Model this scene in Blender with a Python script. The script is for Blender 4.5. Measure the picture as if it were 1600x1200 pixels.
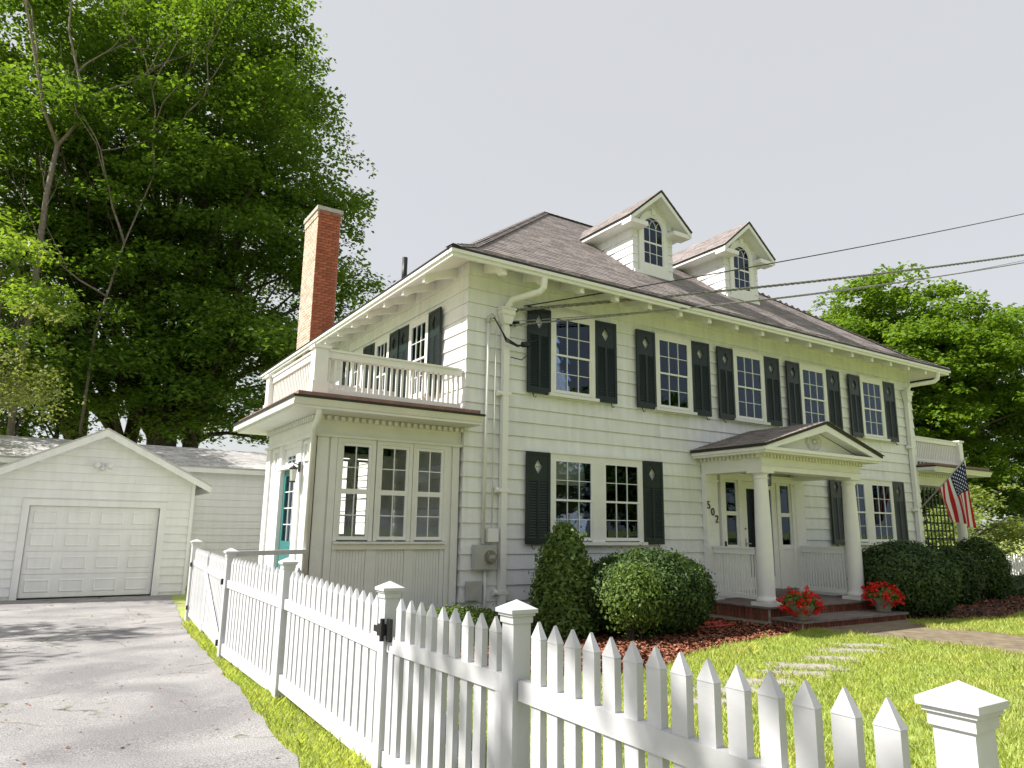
import bpy, math, random
import numpy as np
from mathutils import Matrix, Vector
random.seed(7)
RNG = np.random.default_rng(11)
SC = bpy.context.scene
COL = SC.collection
for o in list(bpy.data.objects):
    bpy.data.objects.remove(o)

# ------------------------------------------------------------------ camera, sky, sun, exposure
cd = bpy.data.cameras.new('camera')
cd.sensor_width = 36.0
cd.lens = 36.0 * 1115.0 / 1600.0
cd.clip_start = 0.05
cd.clip_end = 3000
cam = bpy.data.objects.new('camera', cd)
COL.objects.link(cam)
vx = Vector((1772, 250, 1115)).normalized()
vv = Vector((78, -5525, 1115)).normalized()
vx = (vx - vv * vx.dot(vv)).normalized()
vy = vv.cross(vx)
if vy.z < 0:
    vy = -vy
rgt = Vector((vx[0], vy[0], vv[0])); dwn = Vector((vx[1], vy[1], vv[1])); fwd = Vector((vx[2], vy[2], vv[2]))
m = Matrix.Identity(4)
for i in range(3):
    m[i][0] = rgt[i]; m[i][1] = -dwn[i]; m[i][2] = -fwd[i]
cam.matrix_world = m
SC.camera = cam

SUN_TO = Vector((-0.90, 0.40, 1.0)).normalized()
SUN_EL = math.asin(SUN_TO.z)
SUN_AZ = math.atan2(SUN_TO.x, SUN_TO.y)
w = bpy.data.worlds.new('World')
SC.world = w
w.use_nodes = True
nt = w.node_tree
bg = nt.nodes['Background']
sky = nt.nodes.new('ShaderNodeTexSky')
sky.sky_type = 'NISHITA'
sky.sun_disc = False
sky.sun_elevation = SUN_EL
sky.sun_rotation = SUN_AZ % (2 * math.pi)
sky.dust_density = 2.0
SKY_STR = 0.12
SKY_MAX = 1.40
vm = nt.nodes.new('ShaderNodeVectorMath'); vm.operation = 'MINIMUM'
vm.inputs[1].default_value = (SKY_MAX, SKY_MAX, SKY_MAX)
hs = nt.nodes.new('ShaderNodeHueSaturation'); hs.inputs['Saturation'].default_value = .85; hs.inputs['Value'].default_value = 2.3
nt.links.new(sky.outputs[0], hs.inputs['Color']); nt.links.new(hs.outputs[0], vm.inputs[0])
sc2 = nt.nodes.new('ShaderNodeVectorMath'); sc2.operation = 'SCALE'; sc2.inputs['Scale'].default_value = .035
ad2 = nt.nodes.new('ShaderNodeVectorMath'); ad2.operation = 'ADD'
nt.links.new(hs.outputs[0], sc2.inputs[0]); nt.links.new(sc2.outputs[0], ad2.inputs[0]); nt.links.new(vm.outputs[0], ad2.inputs[1])
nt.links.new(ad2.outputs[0], bg.inputs[0])
bg.inputs[1].default_value = SKY_STR
sl = bpy.data.lights.new('sun', 'SUN')
sl.energy = 2.4
sl.angle = math.radians(0.5)
sl.color = (1.0, 0.95, 0.87)
so = bpy.data.objects.new('sun', sl)
so.rotation_euler = (-SUN_TO).to_track_quat('-Z', 'Y').to_euler()
COL.objects.link(so)
vs = SC.view_settings
vs.view_transform = 'Standard'
vs.look = 'None'
vs.gamma = 1.0
vs.use_curve_mapping = False
vs.exposure = 1.9
SC.render.engine = 'CYCLES'

# ------------------------------------------------------------------ materials
def newmat(name):
    mt = bpy.data.materials.new(name)
    mt.use_nodes = True
    n = mt.node_tree.nodes
    return mt, mt.node_tree, n['Principled BSDF'], n['Material Output']

def mat(name, col, rough=0.6, col2=None, scale=8.0, detail=4.0, bump=0.0, bscale=None, metal=0.0,
        rnd=0.0, spec=0.4, col3=None, scale3=1.0, objrnd=0.0, streak=0.0):
    """Principled with two-colour noise, optional large patches (col3), per-element tone (rnd attribute)."""
    mt, t, b, out = newmat(name)
    N, L = t.nodes, t.links
    tc = N.new('ShaderNodeTexCoord')
    b.inputs['Roughness'].default_value = rough
    b.inputs['Metallic'].default_value = metal
    b.inputs['Specular IOR Level'].default_value = spec
    src = None
    def rgb(c):
        return (c[0], c[1], c[2], 1)
    if col2:
        nz = N.new('ShaderNodeTexNoise'); nz.inputs['Scale'].default_value = scale; nz.inputs['Detail'].default_value = detail
        L.new(tc.outputs['Object'], nz.inputs['Vector'])
        rp = N.new('ShaderNodeValToRGB')
        rp.color_ramp.elements[0].position = 0.35; rp.color_ramp.elements[1].position = 0.68
        rp.color_ramp.elements[0].color = rgb(col); rp.color_ramp.elements[1].color = rgb(col2)
        L.new(nz.outputs[0], rp.inputs[0]); src = rp.outputs[0]
    else:
        c = N.new('ShaderNodeRGB'); c.outputs[0].default_value = rgb(col); src = c.outputs[0]
    if col3:
        n3 = N.new('ShaderNodeTexNoise'); n3.inputs['Scale'].default_value = scale3; n3.inputs['Detail'].default_value = 5
        L.new(tc.outputs['Object'], n3.inputs['Vector'])
        r3 = N.new('ShaderNodeValToRGB'); r3.color_ramp.elements[0].position = 0.5; r3.color_ramp.elements[1].position = 0.72
        L.new(n3.outputs[0], r3.inputs[0])
        mx = N.new('ShaderNodeMixRGB'); L.new(r3.outputs[0], mx.inputs[0]); L.new(src, mx.inputs[1]); mx.inputs[2].default_value = rgb(col3)
        src = mx.outputs[0]
    if streak:   # rain streaks: noise stretched along the height
        geo = N.new('ShaderNodeNewGeometry')
        mp = N.new('ShaderNodeMapping'); mp.inputs['Scale'].default_value = (5, 5, .55)
        L.new(geo.outputs['Position'], mp.inputs['Vector'])
        n4 = N.new('ShaderNodeTexNoise'); n4.inputs['Scale'].default_value = 1.6; n4.inputs['Detail'].default_value = 6
        L.new(mp.outputs[0], n4.inputs['Vector'])
        m4 = N.new('ShaderNodeMapRange'); m4.inputs[1].default_value = .35; m4.inputs[2].default_value = .62
        m4.inputs[3].default_value = 1 - streak; m4.inputs[4].default_value = 1
        L.new(n4.outputs[0], m4.inputs[0])
        v4 = N.new('ShaderNodeVectorMath'); v4.operation = 'SCALE'
        L.new(src, v4.inputs[0]); L.new(m4.outputs[0], v4.inputs['Scale']); src = v4.outputs[0]
    if rnd or objrnd:
        if rnd:
            at = N.new('ShaderNodeAttribute'); at.attribute_name = 'rnd'; fac = at.outputs['Fac']; amt = rnd
        else:
            at = N.new('ShaderNodeObjectInfo'); fac = at.outputs['Random']; amt = objrnd
        mr = N.new('ShaderNodeMapRange'); mr.inputs[3].default_value = 1 - amt; mr.inputs[4].default_value = 1 + amt
        L.new(fac, mr.inputs[0])
        vmx = N.new('ShaderNodeVectorMath'); vmx.operation = 'SCALE'
        L.new(src, vmx.inputs[0]); L.new(mr.outputs[0], vmx.inputs['Scale']); src = vmx.outputs[0]
    L.new(src, b.inputs['Base Color'])
    if bump:
        nb = N.new('ShaderNodeTexNoise'); nb.inputs['Scale'].default_value = bscale or scale * 3; nb.inputs['Detail'].default_value = 5
        L.new(tc.outputs['Object'], nb.inputs['Vector'])
        bp = N.new('ShaderNodeBump'); bp.inputs['Strength'].default_value = bump; bp.inputs['Distance'].default_value = 0.02
        L.new(nb.outputs[0], bp.inputs['Height']); L.new(bp.outputs[0], b.inputs['Normal'])
    return mt

def leafmat(name, c1, c2, trans=0.4, tcol=None):
    mt, t, b, out = newmat(name)
    N, L = t.nodes, t.links
    at = N.new('ShaderNodeAttribute'); at.attribute_name = 'rnd'
    rp = N.new('ShaderNodeValToRGB')
    rp.color_ramp.elements[0].color = (*c1, 1); rp.color_ramp.elements[1].color = (*c2, 1)
    L.new(at.outputs['Fac'], rp.inputs[0])
    L.new(rp.outputs[0], b.inputs['Base Color'])
    b.inputs['Roughness'].default_value = 0.55
    b.inputs['Specular IOR Level'].default_value = 0.35
    tr = N.new('ShaderNodeBsdfTranslucent')
    mx = N.new('ShaderNodeMixRGB'); mx.blend_type = 'MULTIPLY'; mx.inputs[0].default_value = 1
    L.new(rp.outputs[0], mx.inputs[1]); mx.inputs[2].default_value = (*(tcol or (1.6, 1.5, 0.6)), 1)
    L.new(mx.outputs[0], tr.inputs[0])
    ms = N.new('ShaderNodeMixShader'); ms.inputs[0].default_value = trans
    L.new(b.outputs[0], ms.inputs[1]); L.new(tr.outputs[0], ms.inputs[2]); L.new(ms.outputs[0], out.inputs[0])
    return mt

def glassmat(name, ior=1.7, tint=(1, 1, 1)):
    mt, t, b, out = newmat(name)
    N, L = t.nodes, t.links
    N.remove(b)
    tr = N.new('ShaderNodeBsdfTransparent'); tr.inputs[0].default_value = (*tint, 1)
    gl = N.new('ShaderNodeBsdfGlossy'); gl.inputs[0].default_value = (.62, .76, .95, 1); gl.inputs['Roughness'].default_value = 0.01  # blue of the mirrored sky is put into the gloss colour
    fr = N.new('ShaderNodeFresnel'); fr.inputs[0].default_value = ior
    tc = N.new('ShaderNodeTexCoord'); nz = N.new('ShaderNodeTexNoise'); nz.inputs['Scale'].default_value = 2.5
    L.new(tc.outputs['Object'], nz.inputs['Vector'])
    bp = N.new('ShaderNodeBump'); bp.inputs['Strength'].default_value = 0.02; bp.inputs['Distance'].default_value = 0.05
    L.new(nz.outputs[0], bp.inputs['Height']); L.new(bp.outputs[0], gl.inputs['Normal'])
    ms = N.new('ShaderNodeMixShader')
    L.new(fr.outputs[0], ms.inputs[0]); L.new(tr.outputs[0], ms.inputs[1]); L.new(gl.outputs[0], ms.inputs[2])
    L.new(ms.outputs[0], out.inputs[0])
    return mt

M = {}
M['siding'] = mat('white_siding', (.755, .77, .785), .5, (.79, .80, .81), 3.0, bump=.05, bscale=25, objrnd=.035, col3=(.70, .71, .71), scale3=.7, streak=.10)
M['garage'] = mat('garage_siding', (.81, .81, .83), .45, (.85, .85, .87), 3.0, bump=.04, bscale=25, objrnd=.02, streak=.06)
M['white'] = mat('white_paint', (.75, .755, .745), .45, (.79, .79, .78), 6.0, bump=.03, bscale=40)
M['vinyl'] = mat('white_vinyl', (.53, .54, .565), .4, (.58, .58, .60), 4.0, objrnd=.04, bump=.05, bscale=40, col3=(.50, .505, .50), scale3=1.6)
M['trim_old'] = mat('weathered_white_trim', (.70, .705, .68), .5, (.76, .76, .74), 4.0, bump=.06, bscale=30)
M['green'] = mat('dark_green_paint', (.008, .017, .0175), .42, (.011, .022, .022), 5.0, bump=.05, bscale=30)
M['teal'] = mat('teal_door_paint', (.03, .16, .16), .4, (.04, .19, .18), 4.0)
M['lattice'] = mat('lattice_green', (.008, .016, .012), .5)
M['shingle'] = mat('brown_grey_shingle', (.185, .163, .158), .9, (.285, .252, .247), 14.0, bump=.25, bscale=120, rnd=.24, spec=.2)
M['roofing'] = mat('roof_underlay', (.05, .045, .045), .9)
M['roof_grey'] = mat('pale_grey_shingle', (.46, .45, .45), .9, (.58, .57, .56), 12.0, bump=.4, bscale=90, rnd=.2, spec=.2)
M['copper'] = mat('reddish_flat_roof', (.24, .13, .10), .8, (.32, .2, .16), 6.0, bump=.3)
M['dark_edge'] = mat('dark_drip_edge', (.022, .02, .02), .5)
M['brick'] = mat('red_brick', (.30, .085, .045), .85, (.40, .14, .08), 20.0, bump=.35, bscale=80, objrnd=.22, spec=.2)
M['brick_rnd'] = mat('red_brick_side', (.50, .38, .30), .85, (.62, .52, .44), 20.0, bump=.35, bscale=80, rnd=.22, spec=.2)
M['porchbrick'] = mat('porch_brick', (.13, .045, .030), .85, (.20, .072, .048), 22.0, bump=.3, bscale=80, objrnd=.3, spec=.2)
M['mortar'] = mat('mortar', (.36, .31, .26), .95, (.44, .39, .33), 30.0, bump=.3)
M['tread'] = mat('porch_tread', (.16, .13, .12), .8, (.22, .18, .165), 7.0, bump=.2)
M['concrete'] = mat('concrete_cap', (.36, .34, .31), .9, (.46, .44, .40), 9.0, bump=.3)
M['dark'] = mat('dark_interior', (.012, .012, .013), .9)
M['room'] = mat('room_wall', (.34, .31, .26), .9, (.40, .37, .31), 2.0)
M['roomdark'] = mat('room_floor', (.10, .07, .05), .7)
M['blind'] = mat('window_blind', (.36, .37, .33), .8, (.44, .44, .40), 3.0)
M['glass'] = glassmat('window_glass', 1.6)
M['glass_clear'] = glassmat('clear_glass', 1.4)
M['metal'] = mat('grey_metal', (.42, .43, .42), .45, (.5, .5, .49), 8.0, metal=.2)
M['iron'] = mat('black_iron', (.012, .012, .013), .45)
M['wire'] = mat('black_cable', (.015, .015, .017), .45)
M['wire_bare'] = mat('bare_aluminium_cable', (.35, .35, .34), .4, (.12, .12, .12), 25.0, metal=.5)
M['stone'] = mat('pale_stone', (.24, .225, .19), .9, (.36, .34, .30), 9.0, bump=.4, bscale=40)
M['path'] = mat('worn_path', (.15, .115, .08), .95, (.24, .20, .13), 6.0, bump=.5, bscale=40)
M['mulch_soil'] = mat('mulch_soil', (.035, .020, .014), .95, (.07, .034, .022), 25.0, bump=.8, bscale=70)
M['mulch'] = mat('bark_mulch', (.20, .072, .042), .9, (.32, .15, .095), 30.0, bump=.3, bscale=80, rnd=.45, spec=.15)
M['hose'] = mat('red_hose', (.45, .03, .02), .4)
M['pot'] = mat('mossy_stone_pot', (.20, .19, .15), .9, (.30, .28, .22), 14.0, bump=.5, bscale=50)
M['petal'] = leafmat('red_petals', (.60, .012, .008), (.78, .04, .02), .25, (1.3, .8, .6))
M['bark'] = mat('bark', (.055, .042, .034), .95, (.10, .082, .068), 9.0, bump=.9, bscale=22)
M['deadbark'] = mat('grey_dead_bark', (.16, .13, .11), .95, (.24, .20, .17), 9.0, bump=.6, bscale=22)
M['twig'] = mat('shrub_twigs', (.06, .045, .035), .9)
M['leaf_maple'] = leafmat('maple_leaves', (.06, .125, .018), (.15, .25, .038), .5)
M['leaf_light'] = leafmat('light_leaves', (.11, .19, .03), (.22, .32, .06), .5)
M['leaf_pale'] = leafmat('pale_leaves', (.13, .165, .05), (.21, .25, .09), .45)
M['leaf_right'] = leafmat('right_tree_leaves', (.085, .165, .02), (.18, .29, .04), .5)
M['leaf_arbor'] = leafmat('conifer_sprays', (.08, .15, .03), (.17, .26, .06), .4)
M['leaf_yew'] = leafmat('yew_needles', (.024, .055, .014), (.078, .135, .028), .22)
M['leaf_cone'] = leafmat('lit_yew_needles', (.055, .11, .022), (.16, .24, .05), .3)  # lighter copy of the yew needles, sunlight on the cone is in the colour
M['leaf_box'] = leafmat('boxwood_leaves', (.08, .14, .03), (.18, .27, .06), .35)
M['leaf_rhodo'] = leafmat('broad_shrub_leaves', (.028, .058, .018), (.075, .125, .035), .22)
M['leaf_shrub'] = leafmat('pale_shrub_leaves', (.16, .23, .07), (.30, .37, .14), .45)
M['grass'] = leafmat('grass_blades', (.28, .37, .095), (.60, .59, .28), .4, (1.5, 1.4, .6))
_r = [n for n in M['grass'].node_tree.nodes if n.type == 'VALTORGB'][0].color_ramp
_e = _r.elements.new(.55); _e.color = (.42, .51, .14, 1); _e = _r.elements.new(.88); _e.color = (.57, .61, .24, 1)
_r.elements[-1].color = (.66, .58, .32, 1)
M['lawn'] = mat('lawn_soil', (.24, .31, .07), .95, (.36, .41, .12), 5.0, bump=.5, bscale=60, col3=(.26, .24, .11), scale3=.8)

def asphalt():
    mt, t, b, out = newmat('weathered_asphalt')
    N, L = t.nodes, t.links
    tc = N.new('ShaderNodeTexCoord')
    def noise(s, d=5, dist=0):
        n = N.new('ShaderNodeTexNoise'); n.inputs['Scale'].default_value = s; n.inputs['Detail'].default_value = d
        n.inputs['Distortion'].default_value = dist
        L.new(tc.outputs['Object'], n.inputs['Vector']); return n
    n1 = noise(95, 8); n2 = noise(.9, 7, .6)
    r1 = N.new('ShaderNodeValToRGB'); r1.color_ramp.elements[0].position = .3; r1.color_ramp.elements[1].position = .7
    r1.color_ramp.elements[0].color = (.13, .128, .13, 1); r1.color_ramp.elements[1].color = (.42, .412, .418, 1)
    L.new(n1.outputs[0], r1.inputs[0])
    r2 = N.new('ShaderNodeValToRGB'); r2.color_ramp.elements[0].position = .35; r2.color_ramp.elements[1].position = .65
    r2.color_ramp.elements[0].color = (.68, .67, .69, 1); r2.color_ramp.elements[1].color = (1.12, 1.11, 1.10, 1)
    L.new(n2.outputs[0], r2.inputs[0])
    mu = N.new('ShaderNodeMixRGB'); mu.blend_type = 'MULTIPLY'; mu.inputs[0].default_value = 1
    L.new(r1.outputs[0], mu.inputs[1]); L.new(r2.outputs[0], mu.inputs[2])
    # cracks: distorted cell borders, broken up by a mask
    nd = noise(1.6, 6)
    ad = N.new('ShaderNodeMixRGB'); ad.blend_type = 'LINEAR_LIGHT'; ad.inputs[0].default_value = .35
    L.new(tc.outputs['Object'], ad.inputs[1]); L.new(nd.outputs['Color'], ad.inputs[2])
    vo = N.new('ShaderNodeTexVoronoi'); vo.feature = 'DISTANCE_TO_EDGE'; vo.inputs['Scale'].default_value = .62
    L.new(ad.outputs[0], vo.inputs['Vector'])
    rc = N.new('ShaderNodeValToRGB'); rc.color_ramp.elements[0].position = .003; rc.color_ramp.elements[1].position = .010
    rc.color_ramp.elements[0].color = (1, 1, 1, 1); rc.color_ramp.elements[1].color = (0, 0, 0, 1)
    L.new(vo.outputs['Distance'], rc.inputs[0])
    nm = noise(.9, 3)
    rm = N.new('ShaderNodeValToRGB'); rm.color_ramp.elements[0].position = .50; rm.color_ramp.elements[1].position = .58
    L.new(nm.outputs[0], rm.inputs[0])
    mm = N.new('ShaderNodeMath'); mm.operation = 'MULTIPLY'
    L.new(rc.outputs[0], mm.inputs[0]); L.new(rm.outputs[0], mm.inputs[1])
    mx = N.new('ShaderNodeMixRGB'); L.new(mm.outputs[0], mx.inputs[0]); L.new(mu.outputs[0], mx.inputs[1])
    nc = noise(7, 2)
    rcc = N.new('ShaderNodeValToRGB'); rcc.color_ramp.elements[0].position = .45; rcc.color_ramp.elements[1].position = .55
    rcc.color_ramp.elements[0].color = (.05, .045, .04, 1); rcc.color_ramp.elements[1].color = (.14, .14, .075, 1)
    L.new(nc.outputs[0], rcc.inputs[0]); L.new(rcc.outputs[0], mx.inputs[2])
    L.new(mx.outputs[0], b.inputs['Base Color'])
    b.inputs['Roughness'].default_value = .9
    b.inputs['Specular IOR Level'].default_value = .25
    bp = N.new('ShaderNodeBump'); bp.inputs['Strength'].default_value = .5; bp.inputs['Distance'].default_value = .01
    L.new(n1.outputs[0], bp.inputs['Height']); L.new(bp.outputs[0], b.inputs['Normal'])
    return mt
M['asphalt'] = asphalt()

def flagmat():
    mt, t, b, out = newmat('flag_cloth')
    at = t.nodes.new('ShaderNodeAttribute'); at.attribute_name = 'flagcol'
    t.links.new(at.outputs['Color'], b.inputs['Base Color'])
    b.inputs['Roughness'].default_value = .7
    tr = t.nodes.new('ShaderNodeBsdfTranslucent'); t.links.new(at.outputs['Color'], tr.inputs[0])
    ms = t.nodes.new('ShaderNodeMixShader'); ms.inputs[0].default_value = .35
    t.links.new(b.outputs[0], ms.inputs[1]); t.links.new(tr.outputs[0], ms.inputs[2]); t.links.new(ms.outputs[0], out.inputs[0])
    return mt
M['flag'] = flagmat()

# ------------------------------------------------------------------ mesh builder and object helpers
I4 = Matrix.Identity(4)
def T(x, y, z):
    return Matrix.Translation((x, y, z))
def RZ(a):
    return Matrix.Rotation(a, 4, 'Z')

class MB:
    def __init__(s):
        s.v = []; s.f = []; s.r = []; s.g = []; s.cur = .5
    def add(s, verts, faces):
        n = len(s.v); nf = len(s.f)
        s.v += [tuple(p) for p in verts]
        for f in faces:
            s.f.append(tuple(i + n for i in f)); s.r.append(s.cur)
        s.g.append((n, len(s.v), nf, len(s.f)))
        return s
    def split(s):
        """one builder per add() call"""
        out = []
        for (v0, v1, f0, f1) in s.g:
            b = MB(); b.v = s.v[v0:v1]; b.f = [tuple(i - v0 for i in f) for f in s.f[f0:f1]]; b.r = s.r[f0:f1]; out.append(b)
        return out
    def rnd(s):
        s.cur = random.random(); return s
    def box(s, x0, y0, z0, x1, y1, z1):
        v = [(x0,y0,z0),(x1,y0,z0),(x1,y1,z0),(x0,y1,z0),(x0,y0,z1),(x1,y0,z1),(x1,y1,z1),(x0,y1,z1)]
        return s.add(v, [(0,3,2,1),(4,5,6,7),(0,1,5,4),(1,2,6,5),(2,3,7,6),(3,0,4,7)])
    def bar(s, a, b, wd, ht, up=(0,0,1)):
        a = Vector(a); b = Vector(b); d = (b - a).normalized(); up = Vector(up)
        sd = d.cross(up)
        if sd.length < 1e-4: sd = d.cross(Vector((0,1,0)))
        sd.normalize(); u = sd.cross(d).normalized()
        v = []
        for p in (a, b):
            for i, j in ((-1,-1),(1,-1),(1,1),(-1,1)):
                v.append(p + sd * (i * wd / 2) + u * (j * ht / 2))
        return s.add(v, [(0,3,2,1),(4,5,6,7),(0,1,5,4),(1,2,6,5),(2,3,7,6),(3,0,4,7)])
    def tube(s, pts, r, n=6, r1=None):
        pts = [Vector(p) for p in pts]; k = len(pts); vs_ = []; fs = []
        prev = None
        for i, p in enumerate(pts):
            d = (pts[min(i+1, k-1)] - pts[max(i-1, 0)]).normalized()
            ref = prev if prev is not None else (Vector((0,0,1)) if abs(d.z) < .9 else Vector((1,0,0)))
            a = ref - d * ref.dot(d)
            if a.length < 1e-4: a = d.orthogonal()
            a.normalize(); prev = a; b = d.cross(a)
            rr = r if r1 is None else r + (r1 - r) * i / max(1, k - 1)
            for j in range(n):
                t = 2 * math.pi * j / n
                vs_.append(p + a * (rr * math.cos(t)) + b * (rr * math.sin(t)))
        for i in range(k - 1):
            for j in range(n):
                q = (j + 1) % n
                fs.append((i*n+j, i*n+q, (i+1)*n+q, (i+1)*n+j))
        fs.append(tuple(reversed(range(n)))); fs.append(tuple((k-1)*n + j for j in range(n)))
        return s.add(vs_, fs)
    def lathe(s, prof, c=(0,0), n=24):
        vs_ = []; fs = []
        for (r, z) in prof:
            for j in range(n):
                t = 2 * math.pi * j / n
                vs_.append((c[0] + r * math.cos(t), c[1] + r * math.sin(t), z))
        for i in range(len(prof) - 1):
            for j in range(n):
                q = (j + 1) % n
                fs.append((i*n+j, i*n+q, (i+1)*n+q, (i+1)*n+j))
        fs.append(tuple(reversed(range(n)))); fs.append(tuple((len(prof)-1)*n + j for j in range(n)))
        return s.add(vs_, fs)
    def prism(s, poly, axis, a, b):
        """extrude a 2-D polygon along an axis (x: poly=(y,z); y: poly=(x,z); z: poly=(x,y))"""
        n = len(poly)
        def P(p, t):
            return {'x': (t, p[0], p[1]), 'y': (p[0], t, p[1]), 'z': (p[0], p[1], t)}[axis]
        v = [P(p, a) for p in poly] + [P(p, b) for p in poly]
        f = [tuple(reversed(range(n))), tuple(range(n, 2*n))]
        f += [(i, (i+1) % n, n + (i+1) % n, n + i) for i in range(n)]
        return s.add(v, f)
    def mesh(s, name, mt, smooth=False):
        me = bpy.data.meshes.new(name)
        me.from_pydata(s.v, [], s.f)
        at = me.attributes.new('rnd', 'FLOAT', 'FACE')
        at.data.foreach_set('value', np.array(s.r, dtype=np.float32))
        import bmesh
        bm = bmesh.new(); bm.from_mesh(me)
        bmesh.ops.recalc_face_normals(bm, faces=bm.faces)
        bm.to_mesh(me); bm.free()
        if smooth:
            me.polygons.foreach_set('use_smooth', [True] * len(me.polygons))
        me.materials.append(mt)
        return me

W = {}
def link(o, parent=None, mw=I4):
    COL.objects.link(o)
    if parent is not None:
        o.parent = parent
        o.matrix_basis = W[parent.name].inverted() @ mw
    else:
        o.matrix_basis = mw
    W[o.name] = mw.copy()
    return o
def thing(name, label, cat, loc=(0,0,0), group=None):
    o = bpy.data.objects.new(name, None)
    o.empty_display_size = .2
    link(o, None, T(*loc))
    return tag(o, label, cat, group)
def tag(o, label, cat, group=None):
    o['label'] = label; o['category'] = cat
    if group: o['group'] = group
    return o
def inst(name, me, parent, mw=I4):
    return link(bpy.data.objects.new(name, me), parent, mw)
def build(name, mb, mt, parent=None, smooth=False, mw=None):
    """world-space builder -> one mesh object with its origin at its centre"""
    mt = M[mt] if isinstance(mt, str) else mt
    if mw is None:
        a = np.array(mb.v); c = (a.min(0) + a.max(0)) / 2
        mb.v = [tuple(p) for p in (a - c)]
        mw = T(*c)
    return inst(name, mb.mesh(name, mt, smooth), parent, mw)
def build_each(name, mb, mt, parent, smooth=False):
    for p in mb.split():
        build(name, p, mt, parent, smooth)
def struct(name, mb, mt):
    o = build(name, mb, mt); o['kind'] = 'structure'; return o
_cache = {}
def cached(key, fn, name, mt, smooth=False):
    if key not in _cache:
        mb = MB(); fn(mb); _cache[key] = mb.mesh(name, M[mt], smooth)
    return _cache[key]
def boxmesh(key, name, mt, sx, sy, sz):
    return cached((key, name, mt, round(sx, 3), round(sy, 3), round(sz, 3)), lambda b: b.box(-sx/2, -sy/2, -sz/2, sx/2, sy/2, sz/2), name, mt)

def quads(name, P, faces_per, mt, parent=None, mw=I4, rnd=None, nv=4):
    """fast mesh from an (N, nv, 3) array: one polygon per element"""
    N = P.shape[0]
    me = bpy.data.meshes.new(name)
    me.vertices.add(N * nv); me.vertices.foreach_set('co', P.astype(np.float32).ravel())
    me.loops.add(N * nv); me.loops.foreach_set('vertex_index', np.arange(N * nv, dtype=np.int32))
    me.polygons.add(N); me.polygons.foreach_set('loop_start', np.arange(0, N * nv, nv, dtype=np.int32))
    me.update(calc_edges=True)
    at = me.attributes.new('rnd', 'FLOAT', 'FACE')
    at.data.foreach_set('value', (rnd if rnd is not None else RNG.random(N)).astype(np.float32))
    me.materials.append(M[mt] if isinstance(mt, str) else mt)
    return inst(name, me, parent, mw)

def gz(y):
    return -1.5 - .012 * max(-40., min(y, 30.))
def gzn(y):
    return -1.5 - .012 * np.clip(y, -40, 30)

# ------------------------------------------------------------------ setting: ground, drive, beds
mb = MB()
ys = [-400, -40, 30, 900]
for a, b in zip(ys, ys[1:]):
    mb.add([(-700, a, gz(a)), (900, a, gz(a)), (900, b, gz(b)), (-700, b, gz(b))], [(0,1,2,3)])
ground = struct('ground', mb, 'lawn')

def sheet(name, poly, dz, mt):
    mb = MB()
    mb.add([(x, y, gz(y) + dz) for x, y in poly], [tuple(range(len(poly)))])
    return struct(name, mb, mt)
right_edge = [(1.45, -40), (1.47, 0), (1.55, 3.5), (1.62, 5.0), (1.70, 6.2), (1.74, 7.0), (1.86, 8.0), (1.84, 8.4), (1.93, 9.95), (2.0, 11.5), (2.15, 13.4), (2.5, 16.5), (2.85, 19.9)]
redge = []
for (x0, y0), (x1, y1) in zip(right_edge, right_edge[1:]):
    n = max(1, int((y1 - y0) / .22)) if y0 >= 0 else 1
    for k in range(n):
        t = k / n
        redge.append((x0 + (x1 - x0) * t + (random.uniform(-.03, .03) if y0 >= 0 else 0), y0 + (y1 - y0) * t))
redge.append(right_edge[-1])
sheet('driveway', [(-4.2, -40)] + redge + [(-4.2, 19.9)], .008, 'asphalt')
bed = [(2.3, 6.9), (3.6, 7.1), (4.8, 6.7), (5.6, 6.25), (6.4, 6.5), (7.4, 7.0), (8.6, 7.3), (9.6, 7.4), (10.7, 7.75), (10.7, 10.0), (5.6, 10.0), (2.6, 10.1)]
sheet('mulch_bed', bed, .006, 'mulch_soil')
bed2 = [(14.1, 7.6), (15.5, 6.9), (18, 7.4), (21, 8.2), (30, 8.8), (34, 12), (22, 12), (19.2, 10), (14.2, 10)]
sheet('mulch_bed', bed2, .006, 'mulch_soil')
walk = [(10.9, 7.8), (13.9, 7.75), (13.0, 6.75), (13.4, 6.1), (13.2, 5.2), (13.6, 3.5), (13.2, 1), (13.3, -6), (11.2, -6), (11.1, 1), (10.9, 3.2), (10.75, 4.6), (11.0, 5.4), (10.9, 6.1), (11.05, 6.7), (10.6, 7.0)]
sheet('walkway', walk, .009, 'path')

def inpoly(x, y, poly):
    inside = np.zeros(len(x), bool); n = len(poly); j = n - 1
    for i in range(n):
        xi, yi = poly[i]; xj, yj = poly[j]
        c = ((yi > y) != (yj > y)) & (x < (xj - xi) * (y - yi) / (yj - yi + 1e-12) + xi)
        inside ^= c; j = i
    return inside

# ------------------------------------------------------------------ house
HX0, HX1, HY0, HY1 = 5.55, 19.06, 10.04, 20.35
SOF = 4.43
house = thing('house', 'large white clapboard two storey house with dark green shutters and two roof dormers', 'house', (HX0, HY0, gz(HY0)))

mb = MB(); mb.box(HX0, HY0, -1.38, HX1, HY1, SOF)
wall = build('wall', mb, 'siding', house)
mb = MB(); mb.box(HX0 + .03, HY0 + .03, -1.75, HX1 - .03, HY1 - .03, -1.381)
build('foundation', mb, 'concrete', house)

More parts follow.
